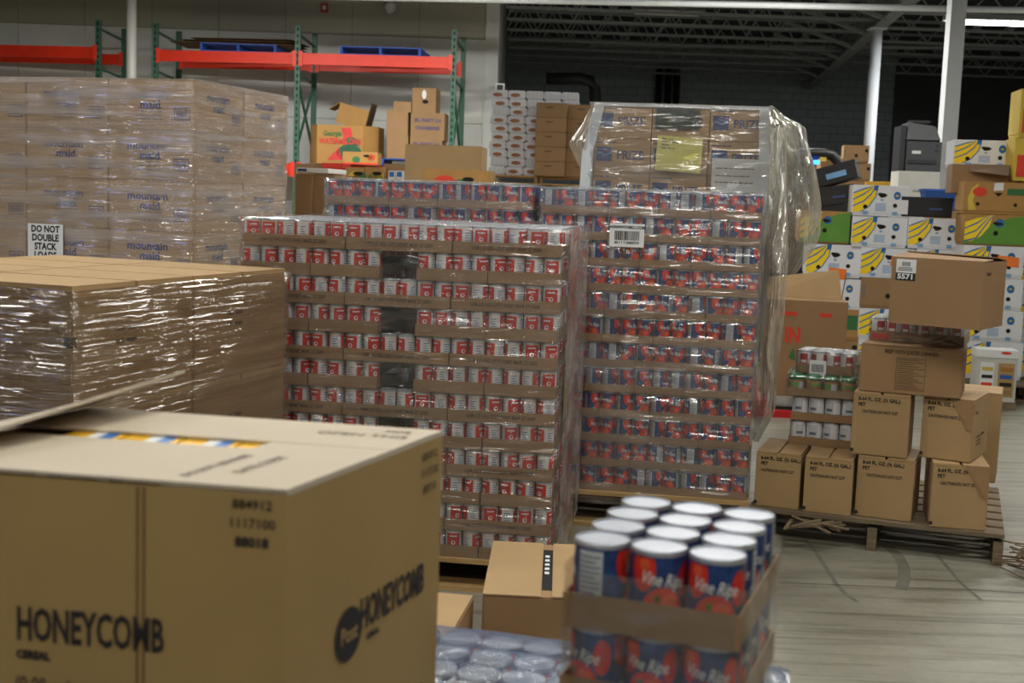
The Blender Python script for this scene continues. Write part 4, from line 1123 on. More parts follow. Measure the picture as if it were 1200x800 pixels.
link('printed_text', text_mesh('5571', .03, .0012, 1.2, matn='paper'), s_, (-cw / 2 + .0625, -cd / 2 - .002, chh - .079), (R(90), 0, 0))
g = MB()
for i in range(9): g.box(-cw / 2 + .045 + i * .004, -cw / 2 + .047 + i * .004, -cd / 2 - .0016, -cd / 2 - .001, chh - .034, chh - .016)
for i in range(3): g.box(-cw / 2 + .028, -cw / 2 + .09, -cd / 2 - .0016, -cd / 2 - .001, chh - .042 - i * .006, chh - .0395 - i * .006)
g.build('barcode', 'ink', s_)
on_face(t, text_mesh('TURKEY', .016, .0005, 1.1, matn='ink'), 'right', -.09, chh - .05, cw, cd)
# veg can trays, jars, barcode tray standing on the two left cartons
TZ = JZ + .256
pv = PZ(962, 523, TZ); yv = R(-18); off = Vector((-math.sin(yv) * .15, math.cos(yv) * .15, 0))
tray_load('lower tray of white-label vegetable cans on the juice cartons', pv + off, yv, 4, 4, .075, VEG, .108, .038, 'white vegetable can with a green print in the lower juice-pallet tray', 'lower tray vegetable cans', jig=1.2)
tray_load('upper tray of white-label vegetable cans under the green-lidded jars', pv + off + Vector((0, 0, .116)), yv + .03, 4, 4, .075, VEG, .108, .038, 'white vegetable can with a green print right under the jar tray', 'upper tray vegetable cans', jig=1.2)
JB = MB(); JB.lathe([(.030, 0), (.034, .006), (.034, .072), (.029, .080)], 16); JB = JB.mesh('jar_body', 'jar_brown', True)
JL = MB(); JL.lathe([(.0345, .07), (.0345, .093), (.032, .096)], 16); JL = JL.mesh('lid', 'jar_green', True)
JW = MB(); Wq = wrapper(.0342); patch(JW, Wq, -.03, .03, .014, .06, 0); patch(JW, Wq, .03, .06, .014, .06, 1); disc(JW, Wq, -.01, .03, .012, .012, 2, .0009, 12, 2); JW = JW.mesh('jar_label', ['banana_green', 'panel_print', 'fruit_red'])
def jar(q, yaw, j):
    t = thing('spread_jar', 'peanut-brown jar with a green lid in the tray of jars', 'jar', q, yaw + random.uniform(-.8, .8), 'green-lidded jars')
    link('jar_body', JB, t); link('lid', JL, t); link('jar_label', JW, t)
tray_load('tray of green-lidded jars stacked on the vegetable cans', pv + off + Vector((-.02, .0, .232)), yv + R(2), 4, 4, .079, jar, .097, .036, '', '', 'film_tray', 'shrink film over the green-lidded jars')
def bar_sign(t, w_, d_):
    s = t
    g = MB(); g.box(-.065, .012, -d_ / 2 - .006, -d_ / 2 - .004, -.008, .062, 0)
    for i in range(12): g.box(-.055 + i * .0048, -.0525 + i * .0048, -d_ / 2 - .0065, -d_ / 2 - .006, .008, .044, 1)
    g.build('barcode_label', ['paper', 'ink'], t)
tray_load('small can tray with a white barcode label on top of the jars', pv + off + Vector((.0, .0, .232 + .101)), yv - R(8), 4, 3, .066, CREAM, .1, .042, 'red and white can in the barcode-labelled tray on the jars', 'cans above the jars', 'film_tray', 'shrink film over the barcode-labelled can tray', sign=bar_sign, jig=2.5)

# tyre marks on the floor
def mark(pts, wd, label):
    P_ = [PZ(x, y, .001) for x, y in pts]; V = []; Fc = []
    for i, p in enumerate(P_):
        d = (P_[min(i + 1, len(P_) - 1)] - P_[max(0, i - 1)]).normalized(); n_ = Vector((-d.y, d.x, 0)) * wd / 2
        V += [p - n_, p + n_]
    for i in range(len(P_) - 1): Fc.append((2 * i, 2 * i + 1, 2 * i + 3, 2 * i + 2))
    me = bpy.data.meshes.new('tyre_mark'); me.from_pydata(V, [], Fc); me.materials.append(M['tyre_mark'])
    tag(link('tyre_mark', me), label, 'floor mark')
mark([(943, 632), (955, 645), (968, 665), (980, 684), (992, 697), (1005, 705)], .02, 'thin dark curved scuff on the concrete before the pallet leg')
mark([(1040, 640), (1052, 650), (1059, 663), (1060, 678), (1056, 690)], .05, 'thick dark curved tyre scuff on the concrete below the pallet leg')
mark([(1098, 650), (1110, 664), (1125, 682), (1150, 703)], .016, 'faint curved scuff on the concrete below the buckled juice carton')
mark([(905, 682), (960, 684), (1050, 688), (1130, 690), (1230, 696)], .014, 'long straight dark tyre line across the concrete floor')

# ================================================================= BACK RIGHT: fruit boxes and machines
def face_poly(w, h, pts, e, d):
    return [(-w / 2 + u * w, -d / 2 - e, v * h) for u, v in pts]
def fruit_box(label, x0, y0, x1, y1, Y, style='banana', d=.4, rz=R(-9), z0=None, note=False, film=False, name='banana_box'):
    a, bq = PY(x0, (y0 + y1) / 2, Y), PY(x1, (y0 + y1) / 2, Y); xm = (x0 + x1) / 2
    zt, zb = PY(xm, y0, Y).z, PY(xm, y1, Y).z
    if z0 is not None: zb = z0
    w_, h_ = (bq - a).length, zt - zb; c = (a + bq) / 2
    t = thing(name, label, 'box', (c.x - math.sin(rz) * d / 2, Y + math.cos(rz) * d / 2, zb), rz)
    bm_ = {'banana': 'banana_white', 'brown': 'kraft', 'green': 'kraft_bin', 'delmonte': 'kraft_bin', 'yellow': 'fruit_yellow', 'dole': 'kraft_bin'}[style]
    link('base', box_mesh(w_ - .012, d - .012, h_ * .5, bm_), t)
    o = link('lid', box_mesh(w_, d, h_ * .92 - .002, bm_), t, (0, 0, h_ * .08))
    def fp_(nm, pts, m, e): g = MB(); g.poly(face_poly(w_, h_, pts, e, d)); return g.build(nm, m, t)
    def disc_(nm, cu, cv, r, m, e, asp=1.):
        return fp_(nm, [(cu + r / w_ * math.cos(q), cv + r * asp / h_ * math.sin(q)) for q in [i * math.pi / 7 for i in range(14)]], m, e)
    if style == 'banana':
        fp_('banana_print', [(.01, .12), (.14, .13), (.28, .3), (.40, .62), (.44, .97), (.36, .97), (.2, .86), (.01, .72)], 'banana_yellow', .001)
        for P in ([(.01, .33), (.01, .29), (.2, .45), (.33, .68), (.40, .93), (.385, .93), (.31, .7), (.19, .49)], [(.01, .54), (.01, .5), (.2, .68), (.36, .93), (.345, .93), (.19, .72)],
                  [(.01, .75), (.01, .71), (.2, .85), (.36, .97), (.34, .97), (.19, .89)], [(.14, .13), (.155, .12), (.295, .29), (.415, .62), (.45, .97), (.435, .97), (.4, .63), (.28, .31)]):
            fp_('banana_outline', P, 'banana_blue', .002)
        fp_('banana_tip', [(.37, .83), (.44, .83), (.45, .99), (.37, .99)], 'banana_blue', .003)
        fp_('hand_hole', [(.44, .72), (.47, .76), (.58, .74), (.62, .68), (.57, .62), (.5, .6)], 'hole', .002)
        disc_('vent_hole', .23, .30, .018, 'hole', .003); disc_('vent_hole', .76, .36, .018, 'hole', .003)
        o = disc_('round_logo', .79, .68, .03, 'banana_blue', .002, 1.15); disc_('logo_band', .79, .68, .014, 'fruit_yellow', .003, .6)
        g = MB()
        for k in range(6): g.poly(face_poly(w_, h_, [(.41, .42 - k * .045), (.60, .42 - k * .045), (.60, .40 - k * .045), (.41, .40 - k * .045)], .002, d))
        g.poly(face_poly(w_, h_, [(.19, .06), (.29, .06), (.29, .16), (.19, .16)], .002, d)); g.poly(face_poly(w_, h_, [(.72, .06), (.81, .06), (.81, .16), (.72, .16)], .002, d)); g.poly(face_poly(w_, h_, [(.5, .5), (.55, .5), (.55, .56), (.5, .56)], .002, d))
        g.build('small_print', 'ink_sky', t)['kind'] = 'stuff'
    elif style == 'green':
        fp_('green_print', [(.0, .05), (1, .05), (1, .98), (.75, .92), (.45, .72), (.0, .35)], 'banana_green', .001)
        disc_('round_logo', .55, .72, .035, 'banana_blue', .002); disc_('vent_hole', .5, .4, .02, 'hole', .002)
        if w_ > .4:
            fp_('banana_print', [(.01, .12), (.14, .13), (.28, .3), (.40, .62), (.44, .97), (.2, .86), (.01, .72)], 'banana_yellow', .002)
            for P in ([(.01, .33), (.01, .29), (.2, .45), (.40, .93), (.385, .93), (.19, .49)], [(.01, .54), (.01, .5), (.2, .68), (.36, .93), (.345, .93), (.19, .72)], [(.01, .14), (.01, .10), (.2, .2), (.44, .93), (.42, .93), (.19, .24)]): fp_('banana_outline', P, 'banana_blue', .003)
            fp_('hand_hole', [(.44, .72), (.47, .76), (.58, .74), (.62, .68), (.5, .64)], 'hole', .003)
    elif style == 'delmonte':
        fp_('banana_print', [(.08, .1), (.2, .12), (.14, .4), (.2, .8), (.22, .95), (.12, .8), (.06, .5)], 'fruit_yellow', .001)
        disc_('red_badge', .24, .68, .055, 'fruit_red', .002, .7); fp_('green_band', [(.66, .6), (.98, .6), (.98, .8), (.66, .8)], 'leaf_green', .002)
        fp_('paper_label', [(.45, .72), (.6, .74), (.6, .98), (.46, .96)], 'paper', .002); fp_('hand_hole', [(.46, .66), (.6, .66), (.53, .55)], 'hole', .002)
        disc_('vent_hole', .22, .3, .015, 'hole', .002); disc_('vent_hole', .8, .3, .015, 'hole', .002)
    elif style == 'brown':
        disc_('vent_hole', .5, .42, .022, 'hole', .002); disc_('vent_hole', .9, .7, .022, 'hole', .002); fp_('side_print', [(.03, .3), (.09, .3), (.09, .8), (.03, .8)], 'ink_grey', .001)
    elif style == 'dole':
        fp_('green_print', [(.05, .35), (.95, .35), (.95, .82), (.05, .82)], 'leaf_green', .001); disc_('red_badge', .3, .25, .03, 'fruit_red', .002)
    elif style == 'yellow':
        fp_('orange_print', [(.05, .1), (.6, .1), (.3, .6), (.05, .6)], 'fruit_red', .001); fp_('green_print', [(.5, .5), (1, .4), (1, .6), (.5, .7)], 'leaf_green', .002)
    if note:
        fp_('orange_sticker', [(.55, .42), (.92, .36), (.92, .66), (.57, .72)] if note == 1 else [(.40, -.02), (.74, -.05), (.74, .26), (.43, .30)], 'orange_note', .004)
    return t
YA = 11.2
fruit_box('white banana box on top of the pile beside the round column', 1000, 217, 1064, 253.5, YA)
fruit_box('white banana box second from the top of the pile beside the round column', 999, 254, 1062, 290, YA)
fruit_box('white banana box third down, behind the 5571 carton', 1009, 290, 1071, 326, YA, note=1, rz=R(-7))
fruit_box('brown fruit box with vent holes behind the 5571 carton', 1009, 326, 1072, 362, YA, 'brown')
fruit_box('white banana box behind the red-label can tray', 1007, 362, 1070, 398, YA)
fruit_box('bottom white banana box of the pile beside the round column', 1006, 398, 1069, 434, YA, z0=.146)
fruit_box('white banana box beside the wrapped fruit boxes, behind the 5571 carton', 1065, 256, 1127, 292, YA - .085)
for k in range(4): fruit_box(f'white banana box under the open black crate, {("second", "third", "fourth", "bottom")[k]} in its pile', 1074, 292 + 36 * k, 1130, 328 + 36 * k, YA - .085, z0=None if k < 3 else .146)
fruit_box('green banana box beneath the black crates', 938, 247, 995, 285, YA + .09, 'green', d=.7)
fruit_box('white banana box with an orange sticker under the green box', 945, 286, 1009, 325, YA + .09, note=2)
fruit_box('white banana box behind the open fruit carton', 944, 326, 1008, 362, YA + .09)
fruit_box('green-printed brown fruit box behind the open fruit carton', 946, 362, 1007, 398, YA + .09, 'dole')
fruit_box('bottom fruit box behind the open fruit carton', 944, 398, 1006, 434, YA + .09, 'brown', z0=.146)
c = PY(1032, 440, YA + .2); pallet('long wooden platform under the piles of banana boxes', c.x, YA + .2, R(-9), 1.5, .6, .145, 'wood_old', n=4)
YB = 10.5
fruit_box('yellowish fruit box with a red badge under the film, on the tall right pile', 1131, 213, 1204, 251, YB, 'delmonte')
fruit_box('green and yellow banana box under the film, on the tall right pile', 1131, 251, 1203, 288, YB, 'green')
fruit_box('white banana box with an orange sticker on the tall right pile', 1130, 288, 1198, 326, YB, note=1)
for k in range(3): fruit_box(f'white banana box behind the plastic drawer set, {("top", "middle", "bottom")[k]} of three', 1130, 326 + k * 37, 1197, 363 + k * 37, YB, z0=None if k < 2 else .146)
fruit_box('white banana box at the very top beside the square column', 1119, 164, 1188, 196, YB + .5)
t, w_, d_, h_ = carton_px('open brown box between the topmost banana box and the fruit pile', 1117, 193, 1182, 227, YB + .3, .42, 'kraft', R(-12), flaps=False)
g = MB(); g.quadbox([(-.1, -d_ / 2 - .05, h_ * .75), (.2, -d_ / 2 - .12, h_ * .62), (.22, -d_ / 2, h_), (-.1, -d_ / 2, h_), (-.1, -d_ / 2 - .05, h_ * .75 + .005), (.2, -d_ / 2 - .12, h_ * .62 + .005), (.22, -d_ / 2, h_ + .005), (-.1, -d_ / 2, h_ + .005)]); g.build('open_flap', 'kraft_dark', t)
for k in range(5): fruit_box(f'yellow printed fruit box at the end of the tall right pile, {("second", "third", "fourth", "fifth", "bottom")[k]} one down', 1196, 213 + k * 45, 1262, 258 + k * 45, YB + .2, 'yellow' if k < 1 else 'banana', z0=None if k < 4 else .146)
fruit_box('tall yellow and orange fruit box crowning the right pile', 1190, 162, 1256, 213, YB + .1, 'yellow')
fruit_box('yellow fruit box on the summit of the right pile', 1197, 104, 1262, 162, YB + .1, 'yellow')
c = PY(1186, 445, YB + .3); pallet('old wooden pallet under the tall right pile of fruit boxes', c.x, YB + .15, R(-8), 1.15, .9, .145, 'wood_old')
# plastic drawer set in a carton
a = PY(1167, 438, 9.9)
t = thing('drawer_set', 'white boxed plastic drawer set with pictures on its side', 'box', (a.x, 9.95, .0), R(-9))
g = MB(); g.box(-.16, .16, -.12, .12, .0, .06); g.build('plinth', 'wood_old', t)
g = MB(); g.box(-.15, .15, -.11, .11, .06, .40); g.build('carton_body', 'cabinet_white', t)
g = MB(); g.box(-.155, .155, -.115, .115, .40, .46); g.build('lid', 'paper', t)
g = MB(); g.poly([(.06 + .04 * math.cos(i * math.pi / 6), -.117, .44 + .011 * math.sin(i * math.pi / 6)) for i in range(12)]); g.build('red_badge', 'fruit_red', t)
g = MB(); g.box(-.12, -.02, -.113, -.11, .1, .36); g.build('picture_panel', 'paper', t)
g = MB(); g.box(.01, .13, -.113, -.11, .1, .36); g.build('drawer_window', 'wood', t)
for i in range(4):
    g = MB(); g.box(-.11, -.03, -.116, -.113, .12 + i * .06, .145 + i * .06); g.build('picture', ('cereal_blue', 'fruit_red', 'black_plastic', 'fruit_yellow')[i], t)
    g = MB(); g.box(.025, .115, -.116, -.113, .12 + i * .06, .15 + i * .06); g.build('picture', ('kraft', 'black_plastic', 'tote_blue', 'jar_brown')[i], t)
# open fruit carton with red lettering
t, w_, d_, h_ = carton_px('large open fruit carton with red lettering beside the loose film', 896, 352, 990, 452, 9.3, .5, 'kraft', R(-8), z0=.12, flaps=False)
g = MB(); A = [(-.3, -.25, h_), (.28, -.25, h_), (.24, -.2, h_ + .2), (-.3, -.2, h_ + .17)]
g.quadbox([(-w_ / 2, .02, h_), (w_ / 2 - .02, .0, h_), (w_ / 2 - .02, .012, h_), (-w_ / 2, .032, h_), (-w_ / 2 + .02, .1, h_ + .14), (w_ / 2 - .05, .08, h_ + .215), (w_ / 2 - .05, .09, h_ + .215), (-w_ / 2 + .02, .11, h_ + .14)]); g.build('open_flap', 'kraft_pale', t)
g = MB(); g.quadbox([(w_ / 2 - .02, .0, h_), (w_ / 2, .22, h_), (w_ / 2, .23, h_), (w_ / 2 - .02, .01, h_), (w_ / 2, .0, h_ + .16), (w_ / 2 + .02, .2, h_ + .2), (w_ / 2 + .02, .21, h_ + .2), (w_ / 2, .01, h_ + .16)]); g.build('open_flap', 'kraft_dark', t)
on_face(t, text_mesh('IN', .15, .006, .75, matn='fruit_red'), 'front', -.09, h_ - .26, w_, d_); on_face(t, small_print(.11, .045, 1, 'fruit_red', 4), 'front', .15, h_ - .1, w_, d_); on_face(t, small_print(.11, .045, 1, 'fruit_red', 9), 'front', -.12, h_ - .1, w_, d_)
g = MB(); g.poly([(-.11, -d_ / 2 - .002, h_ - .42), (-.08, -d_ / 2 - .002, h_ - .34), (-.06, -d_ / 2 - .002, h_ - .44)]); g.build('leaf_print', 'leaf_green', t)
q = PY(920, 470, 9.2); t = thing('pallet_truck', 'red low pallet truck under the open fruit carton', 'pallet truck', (q.x, 9.2, 0), R(-8))
for s in (-1, 1):
    g = MB(); g.box(s * .2 - .07, s * .2 + .07, -.1, .9, .06, .115); g.build('fork', 'jack_red', t)
g = MB(); g.box(-.27, .27, -.14, -.09, .0, .05); g.build('axle', 'jack_red', t)
# black crates
def crate(label, px, py, Y, z, roll, rz):
    q = PY(px, py, Y); t = thing('folding_crate', label, 'crate', (q.x, Y, z), rz); t.rotation_euler.y = roll
    W_, D_, H_ = .42, .32, .17
    for nm, a in (('front_wall', (-W_ / 2, W_ / 2, -D_ / 2, -D_ / 2 + .015)), ('back_wall', (-W_ / 2, W_ / 2, D_ / 2 - .015, D_ / 2)), ('end_wall', (-W_ / 2, -W_ / 2 + .015, -D_ / 2 + .015, D_ / 2 - .015)), ('end_wall', (W_ / 2 - .015, W_ / 2, -D_ / 2 + .015, D_ / 2 - .015))):
        g = MB(); g.box(a[0], a[1], a[2], a[3], 0, H_ - .03); g.box(a[0] - .006, a[1] + .006, a[2] - .006, a[3] + .006, H_ - .03, H_); g.build(nm, 'black_plastic', t)
    g = MB(); g.box(-W_ / 2, W_ / 2, -D_ / 2, D_ / 2, 0, .012); g.build('floor_panel', 'black_plastic', t)
    if roll < R(-10): g = MB(); g.box(-.06, .12, -D_ / 2 - .008, -D_ / 2, .05, .10); g.build('blue_label', 'ink_sky', t)
    else: g = MB(); g.box(.02, .13, -D_ / 2 - .008, -D_ / 2, .06, .08); g.build('blue_label', 'ink_blue', t)
    return t
crate('black folding crate lying on the green banana box', 976, 244, YA + .62, 1.525, R(-8), R(-20))
crate('tilted black folding crate with a blue label on the other crate', 980, 226, YA + .64, 1.72, R(-17), R(-20))
crate('small black crate on the banana boxes in front of the white cabinet', 1082, 255, YA + .1, 1.452, 0, R(-9))
# stacker handle
q = PY(944, 182, 12.6); g = MB(); t = thing('stacker_truck', 'black stacker truck with a bent tube handle and a blue light', 'machine', (q.x, 12.6, 0))
P_ = [PY(x, y, 12.6) - Vector((q.x, 12.6, 0)) for x, y in ((925, 182), (944, 180), (966, 180), (975, 182), (981, 188), (984, 197), (986, 212))]
g.tube(P_, .05, 12); g.build('handle', 'black_plastic', t, smooth=True)
g = MB(); g.box(-.32, .45, .0, .4, 0, 1.72); g.build('mast_body', 'black_plastic', t)
g = MB(); g.box(-.32, -.1, -.02, .1, 1.72, 2.0); g.build('mast_head', 'black_plastic', t)
qq = PY(957, 190, 12.55) - Vector((q.x, 12.6, 0)); g = MB(); g.box(qq.x - .025, qq.x + .025, -.06, -.02, qq.z - .02, qq.z + .02); g.build('blue_light', 'led_blue', t)
g = MB(); g.box(qq.x + .03, qq.x + .09, -.06, -.02, qq.z + .01, qq.z + .05); g.build('yellow_tag', 'fruit_yellow', t)
# brown boxes behind the round column
for k in range(7):
    fruit_box(f'brown lidded box in the pile beside the round column, {ORD[k] if k < 6 else "bottom"} one', 989 + (k % 2) * 2, 170 + k * 21, 1018 + (k % 2) * 2, 191 + k * 21, 17., 'brown', z0=None if k < 6 else 0., d=.35)
for k in range(2): carton_px(f'brown carton beyond the stacker truck, {("upper", "lower")[k]} one', 962, 186 + k * 20, 988, 206 + k * 20 if k == 0 else 300, 16.5, .4, 'kraft', R(-5), z0=(1.93, 0)[k])
# copier on cabinet
YC = 15.
a, bq = PY(1057, 200, YC), PY(1104, 200, YC)
t = thing('metal_cabinet', 'white metal drawer cabinet behind the banana boxes', 'cabinet', ((a.x + bq.x) / 2, YC + .25, 0), R(-6)); W_ = (bq.x - a.x); H_ = a.z
g = MB(); g.box(-W_ / 2, W_ / 2, -.25, .25, 0, H_); g.build('body', 'cabinet_white', t)
for k in range(4):
    g = MB(); g.box(-W_ / 2 + .01, W_ / 2 - .01, -.262, -.25, .06 + k * H_ / 4.1, .03 + (k + 1) * H_ / 4.1); o = g.build('drawer', 'cabinet_white', t)
    g = MB(); g.box(-.06, .06, -.28, -.262, .3 + k * H_ / 4.1, .32 + k * H_ / 4.1); g.build('handle', 'steel', o)
t2 = thing('copier', 'grey office copier standing on the white cabinet', 'copier', ((a.x + bq.x) / 2 + .0, YC + .25, H_ + .001), R(-6))
g = MB(); g.box(-W_ / 2 + .07, W_ / 2, -.24, .24, 0, .34); g.build('body', 'copier_grey', t2)
g = MB(); g.quadbox([(-W_ / 2 + .06, -.25, .36), (W_ / 2 - .02, -.25, .36), (W_ / 2 - .02, .24, .36), (-W_ / 2 + .06, .24, .36), (-W_ / 2 + .08, -.2, .56), (W_ / 2 - .08, -.2, .52), (W_ / 2 - .08, .22, .52), (-W_ / 2 + .08, .22, .56)]); g.build('top_cover', 'copier_grey', t2)
g = MB(); g.box(-W_ / 2 + .07, W_ / 2 - .02, -.22, .22, .34, .36); g.build('scanner_gap', 'copier_dark', t2)
g = MB(); g.box(-W_ / 2 + .12, W_ / 2 - .12, -.1, .1, .565, .59); g.build('paper_feeder', 'copier_dark', t2)
g = MB(); g.box(-W_ / 2, -W_ / 2 + .06, -.2, .24, 0, .52); g.build('side_tray', 'copier_dark', t2)
g = MB(); g.box(-.1, -.0, -.245, -.24, .2, .235); g.build('name_plate', 'paper', t2)
g = MB(); g.box(-.14, .18, -.26, -.24, .09, .13); o = g.build('paper_drawer', 'copier_dark', t2)
for k in range(2):
    g = MB(); g.tube([(.18, -.25, .24 + k * .06), (.18, -.235, .24 + k * .06)], .018, 10); g.build('knob', 'copier_dark', t2)
g = MB(); p0, p1 = PY(1014, 216, 15.6), PY(1058, 216, 15.6); g.bar(p0, p1, .05, .07); g = g.build('shelf_beam', 'shelf_yellow')
tag(g, 'thin yellow shelf beam running behind the round column', 'beam')
q = PY(1102, 240, 14); t = thing('tote', 'blue plastic tote beside the foot of the square column', 'tote', (PY(1118, 240, 12.).x, 12.4, PY(1112, 247, 12.2).z + .001), R(-8))
g = MB(); g.quadbox([(-.14, -.12, 0), (.14, -.12, 0), (.14, .12, 0), (-.14, .12, 0), (-.17, -.15, .18), (.17, -.15, .18), (.17, .15, .18), (-.17, .15, .18)]); g.build('tub', 'tote_blue', t)
g = MB(); g.box(-.18, .18, -.16, .16, .18, .2); g.build('rim', 'tote_blue', t)
carton_px('wide brown carton carrying the blue tote', 1094, 247, 1130, 262, 12.2, .5, 'kraft', R(-8), z0=0.)

# ================================================================= BACK LEFT: shelf goods, drinks, cartons
YS = 20.05
def bin_melon():
    a, bq = PY(361, 170, YS), PY(431, 170, YS)
    w_ = bq.x - a.x + .05; t = thing('watermelon_bin', 'octagonal watermelon bin with printed melons on the shelf', 'bin', ((a.x + bq.x) / 2 + .05, YS + .55, ST), R(-4))
    h_ = PY(395, 146, YS).z - ST
    P = [(-.52, -.2), (-.36, -.45), (.36, -.45), (.55, -.2), (.55, .3), (.36, .45), (-.36, .45), (-.52, .3)]
    for i in range(8):
        A, B = P[i], P[(i + 1) % 8]; g = MB(); g.bar((A[0], A[1], h_ / 2), (B[0], B[1], h_ / 2), .012, h_); g.build('panel', 'kraft_bin', t)
    g = MB(); g.poly([(p[0] * .98, p[1] * .98, .01) for p in P]); g.build('bottom_panel', 'kraft_bin', t)
    def fp_(nm, pts, m, e=.009): g = MB(); g.poly([(u, -.45 - e, v * h_) for u, v in pts]); g.build(nm, m, t)
    fp_('melon_slice_print', [(-.2, .1), (-.02, .42), (.05, .12)], 'melon_red'); fp_('melon_print', [(.1 + .2 * math.cos(i * .52) + .05, .3 + .22 * math.sin(i * .52)) for i in range(12)], 'melon_green')
    fp_('melon_slice_print', [(.02, .92), (.16, .95), (.2, .7), (.06, .66)], 'melon_red'); fp_('melon_rind_print', [(.06, .66), (.2, .7), (.33, .6), (.3, .48), (.14, .52)], 'melon_green', .010)
    link('printed_text', text_mesh('WATERMELONS', .12, .004, .75, matn='melon_red'), t, (-.0, -.463, .58 * h_), (R(90), 0, 0)); link('printed_text', text_mesh('Georgia', .11, .003, .8, matn='leaf_green'), t, (-.12, -.463, .78 * h_), (R(90), 0, 0))
    fp_('hand_hole', [(-.5, .5), (-.46, .5), (-.46, .7), (-.5, .7)], 'hole', -.2)
bin_melon()
t, w_, d_, h_ = carton_px('tilted open brown box lying on top of the watermelon bin', 392, 124, 428, 148, YS + .35, .4, 'kraft_bin', R(-6), flaps=False); t.rotation_euler.y = R(14)
t.location.z = 2.50
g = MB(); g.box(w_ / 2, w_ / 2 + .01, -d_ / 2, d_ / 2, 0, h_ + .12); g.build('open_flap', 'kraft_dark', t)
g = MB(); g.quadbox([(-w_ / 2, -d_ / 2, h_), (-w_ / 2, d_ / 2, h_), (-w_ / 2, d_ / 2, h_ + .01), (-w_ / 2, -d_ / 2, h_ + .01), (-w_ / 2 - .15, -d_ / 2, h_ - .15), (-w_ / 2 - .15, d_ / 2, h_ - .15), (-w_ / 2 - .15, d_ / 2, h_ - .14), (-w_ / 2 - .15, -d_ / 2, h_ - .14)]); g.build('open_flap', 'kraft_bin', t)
def produce(label, x0, y0, x1, y1, Y, z0, seed, d=.4):
    t, w_, d_, h_ = carton_px(label, x0, y0, x1, y1, Y, d, 'kraft_bin', R(-6), z0=z0, name='produce_box', flaps=False)
    rs = random.Random(seed)
    for m in ('fruit_yellow', 'fruit_red', 'leaf_green'):
        g = MB(); cu, cv, r = rs.uniform(-.32, .32) * w_, rs.uniform(.35, .6) * h_, h_ * rs.uniform(.2, .32)
        g.poly([(cu + r * 1.3 * math.cos(i * .52), -d_ / 2 - .002 - rs.random() * .0, cv + r * math.sin(i * .52)) for i in range(12)]); g.build('fruit_print', m, t)
    g = MB(); g.box(-w_ / 2 - .003, w_ / 2 + .003, -d_ / 2 - .003, -d_ / 2 + .01, 0, h_ * .14); g.build('base_band', 'fruit_red', t)
    g = MB(); g.poly([(w_ * .18 + .05 * math.cos(i * .52), -d_ / 2 - .004, h_ * .7 + .02 * math.sin(i * .52)) for i in range(12)]); g.build('hand_hole', 'hole', t)
    return t
produce('printed produce box in front of the watermelon bin on the shelf', 401, 178, 443, 193, YS - .35, ST, 2, .3)
for i, (x0, x1, m) in enumerate(((345, 377, 'kraft'), (404, 427, 'kraft_bin'), (427, 449, 'kraft_bin'), (449, 476, 'kraft'))):
    if i in (1, 2):
        zt_ = PY((x0 + x1) / 2, 196, 13.).z - .2
        produce(f'fruit printed box at the foot of the rack, {("by the orange crate", "beside the juice packs")[i - 1]}', x0, 196, x1, 206, 13., zt_, 4 + i)
        q = PY((x0 + x1) / 2, 206, 13.)
        carton(f'tall brown carton under the fruit box {("by the orange crate", "beside the juice packs")[i - 1]}', (q.x, 13.25, 0), R(-6), (x1 - x0) / F * 12.4, .38, zt_ - .001, 'kraft')
    else: carton_px(f'low brown carton at the foot of the rack, {("behind the tall wrapped cartons", "", "", "behind the long carton")[i]}', x0, 192, x1, 206, 13.2, .4, m, R(-6), z0=0.)
t, w_, d_, h_ = carton_px('bright orange crate at the foot of the rack', 378, 191, 401, 206, 13.05, .3, 'rack_orange', R(-6), z0=0., name='orange_crate', flaps=False)
g = MB(); g.box(-w_ / 2 - .01, w_ / 2 + .01, -d_ / 2 - .01, d_ / 2 + .01, h_ - .05, h_); g.build('rim', 'rack_orange', t)
t, w_, d_, h_ = carton_px('white strip-like carton with a purple print beside the orange crate', 345, 198, 384, 204, 8.5, .4, 'paper', R(-10), flaps=False, name='white_carton')
t.location.z = 1.606; t.location.y = 8.75
g = MB(); g.box(-w_ / 2 + .01, -w_ / 2 + .07, -d_ / 2 - .002, -d_ / 2, h_ * .3, h_ * .8); g.build('purple_print', 'ink_blue', t)
for i in range(2):
    t, w_, d_, h_ = carton_px('small white and yellow juice pack beside the long carton', 455 + i * 9, 200, 463 + i * 9, 208, 12.9, .1, 'paper', R(-4), z0=0., group='juice packs', flaps=False, name='juice_pack')
    g = MB(); g.box(-w_ / 2 + .01, w_ / 2 - .01, -d_ / 2 - .002, -d_ / 2, h_ - .06, h_ - .01); g.build('blue_print', 'cereal_blue', t)
# carton stack on the blue pallet
px_ = PY(485, 190, YS + .1).x; pallet('blue pallet under the brown carton stack on the shelf', px_, YS + .5, R(-4), .98, .8, .12, 'blue_paint', n=5, z=ST)
def shelfbox(label, x0, y0, x1, y1, z0, blue=False, white=False):
    t, w_, d_, h_ = carton_px(label, x0, y0, x1, y1, YS + .15, .5, 'kraft', R(-4), z0=z0)
    if blue:
        on_face(t, text_mesh('SEL. FANCY 216', .075, .002, .8, matn='ink_maid'), 'front', 0, h_ - .12, w_, d_); on_face(t, text_mesh('STRAWBERRIES', .07, .002, .8, matn='ink_maid'), 'front', 0, h_ - .24, w_, d_)
    if white:
        g = MB(); g.poly([(-.0 + .035 * math.cos(i * .52), -d_ / 2 - .002, h_ * .76 + .07 * math.sin(i * .52)) for i in range(12)]); g.build('white_oval', 'paper', t)
        g = MB(); g.poly([(.02 + .05 * math.cos(i * .52), -d_ / 2 - .002, h_ * .5 + .03 * math.sin(i * .52)) for i in range(12)]); g.build('hand_hole', 'hole', t)
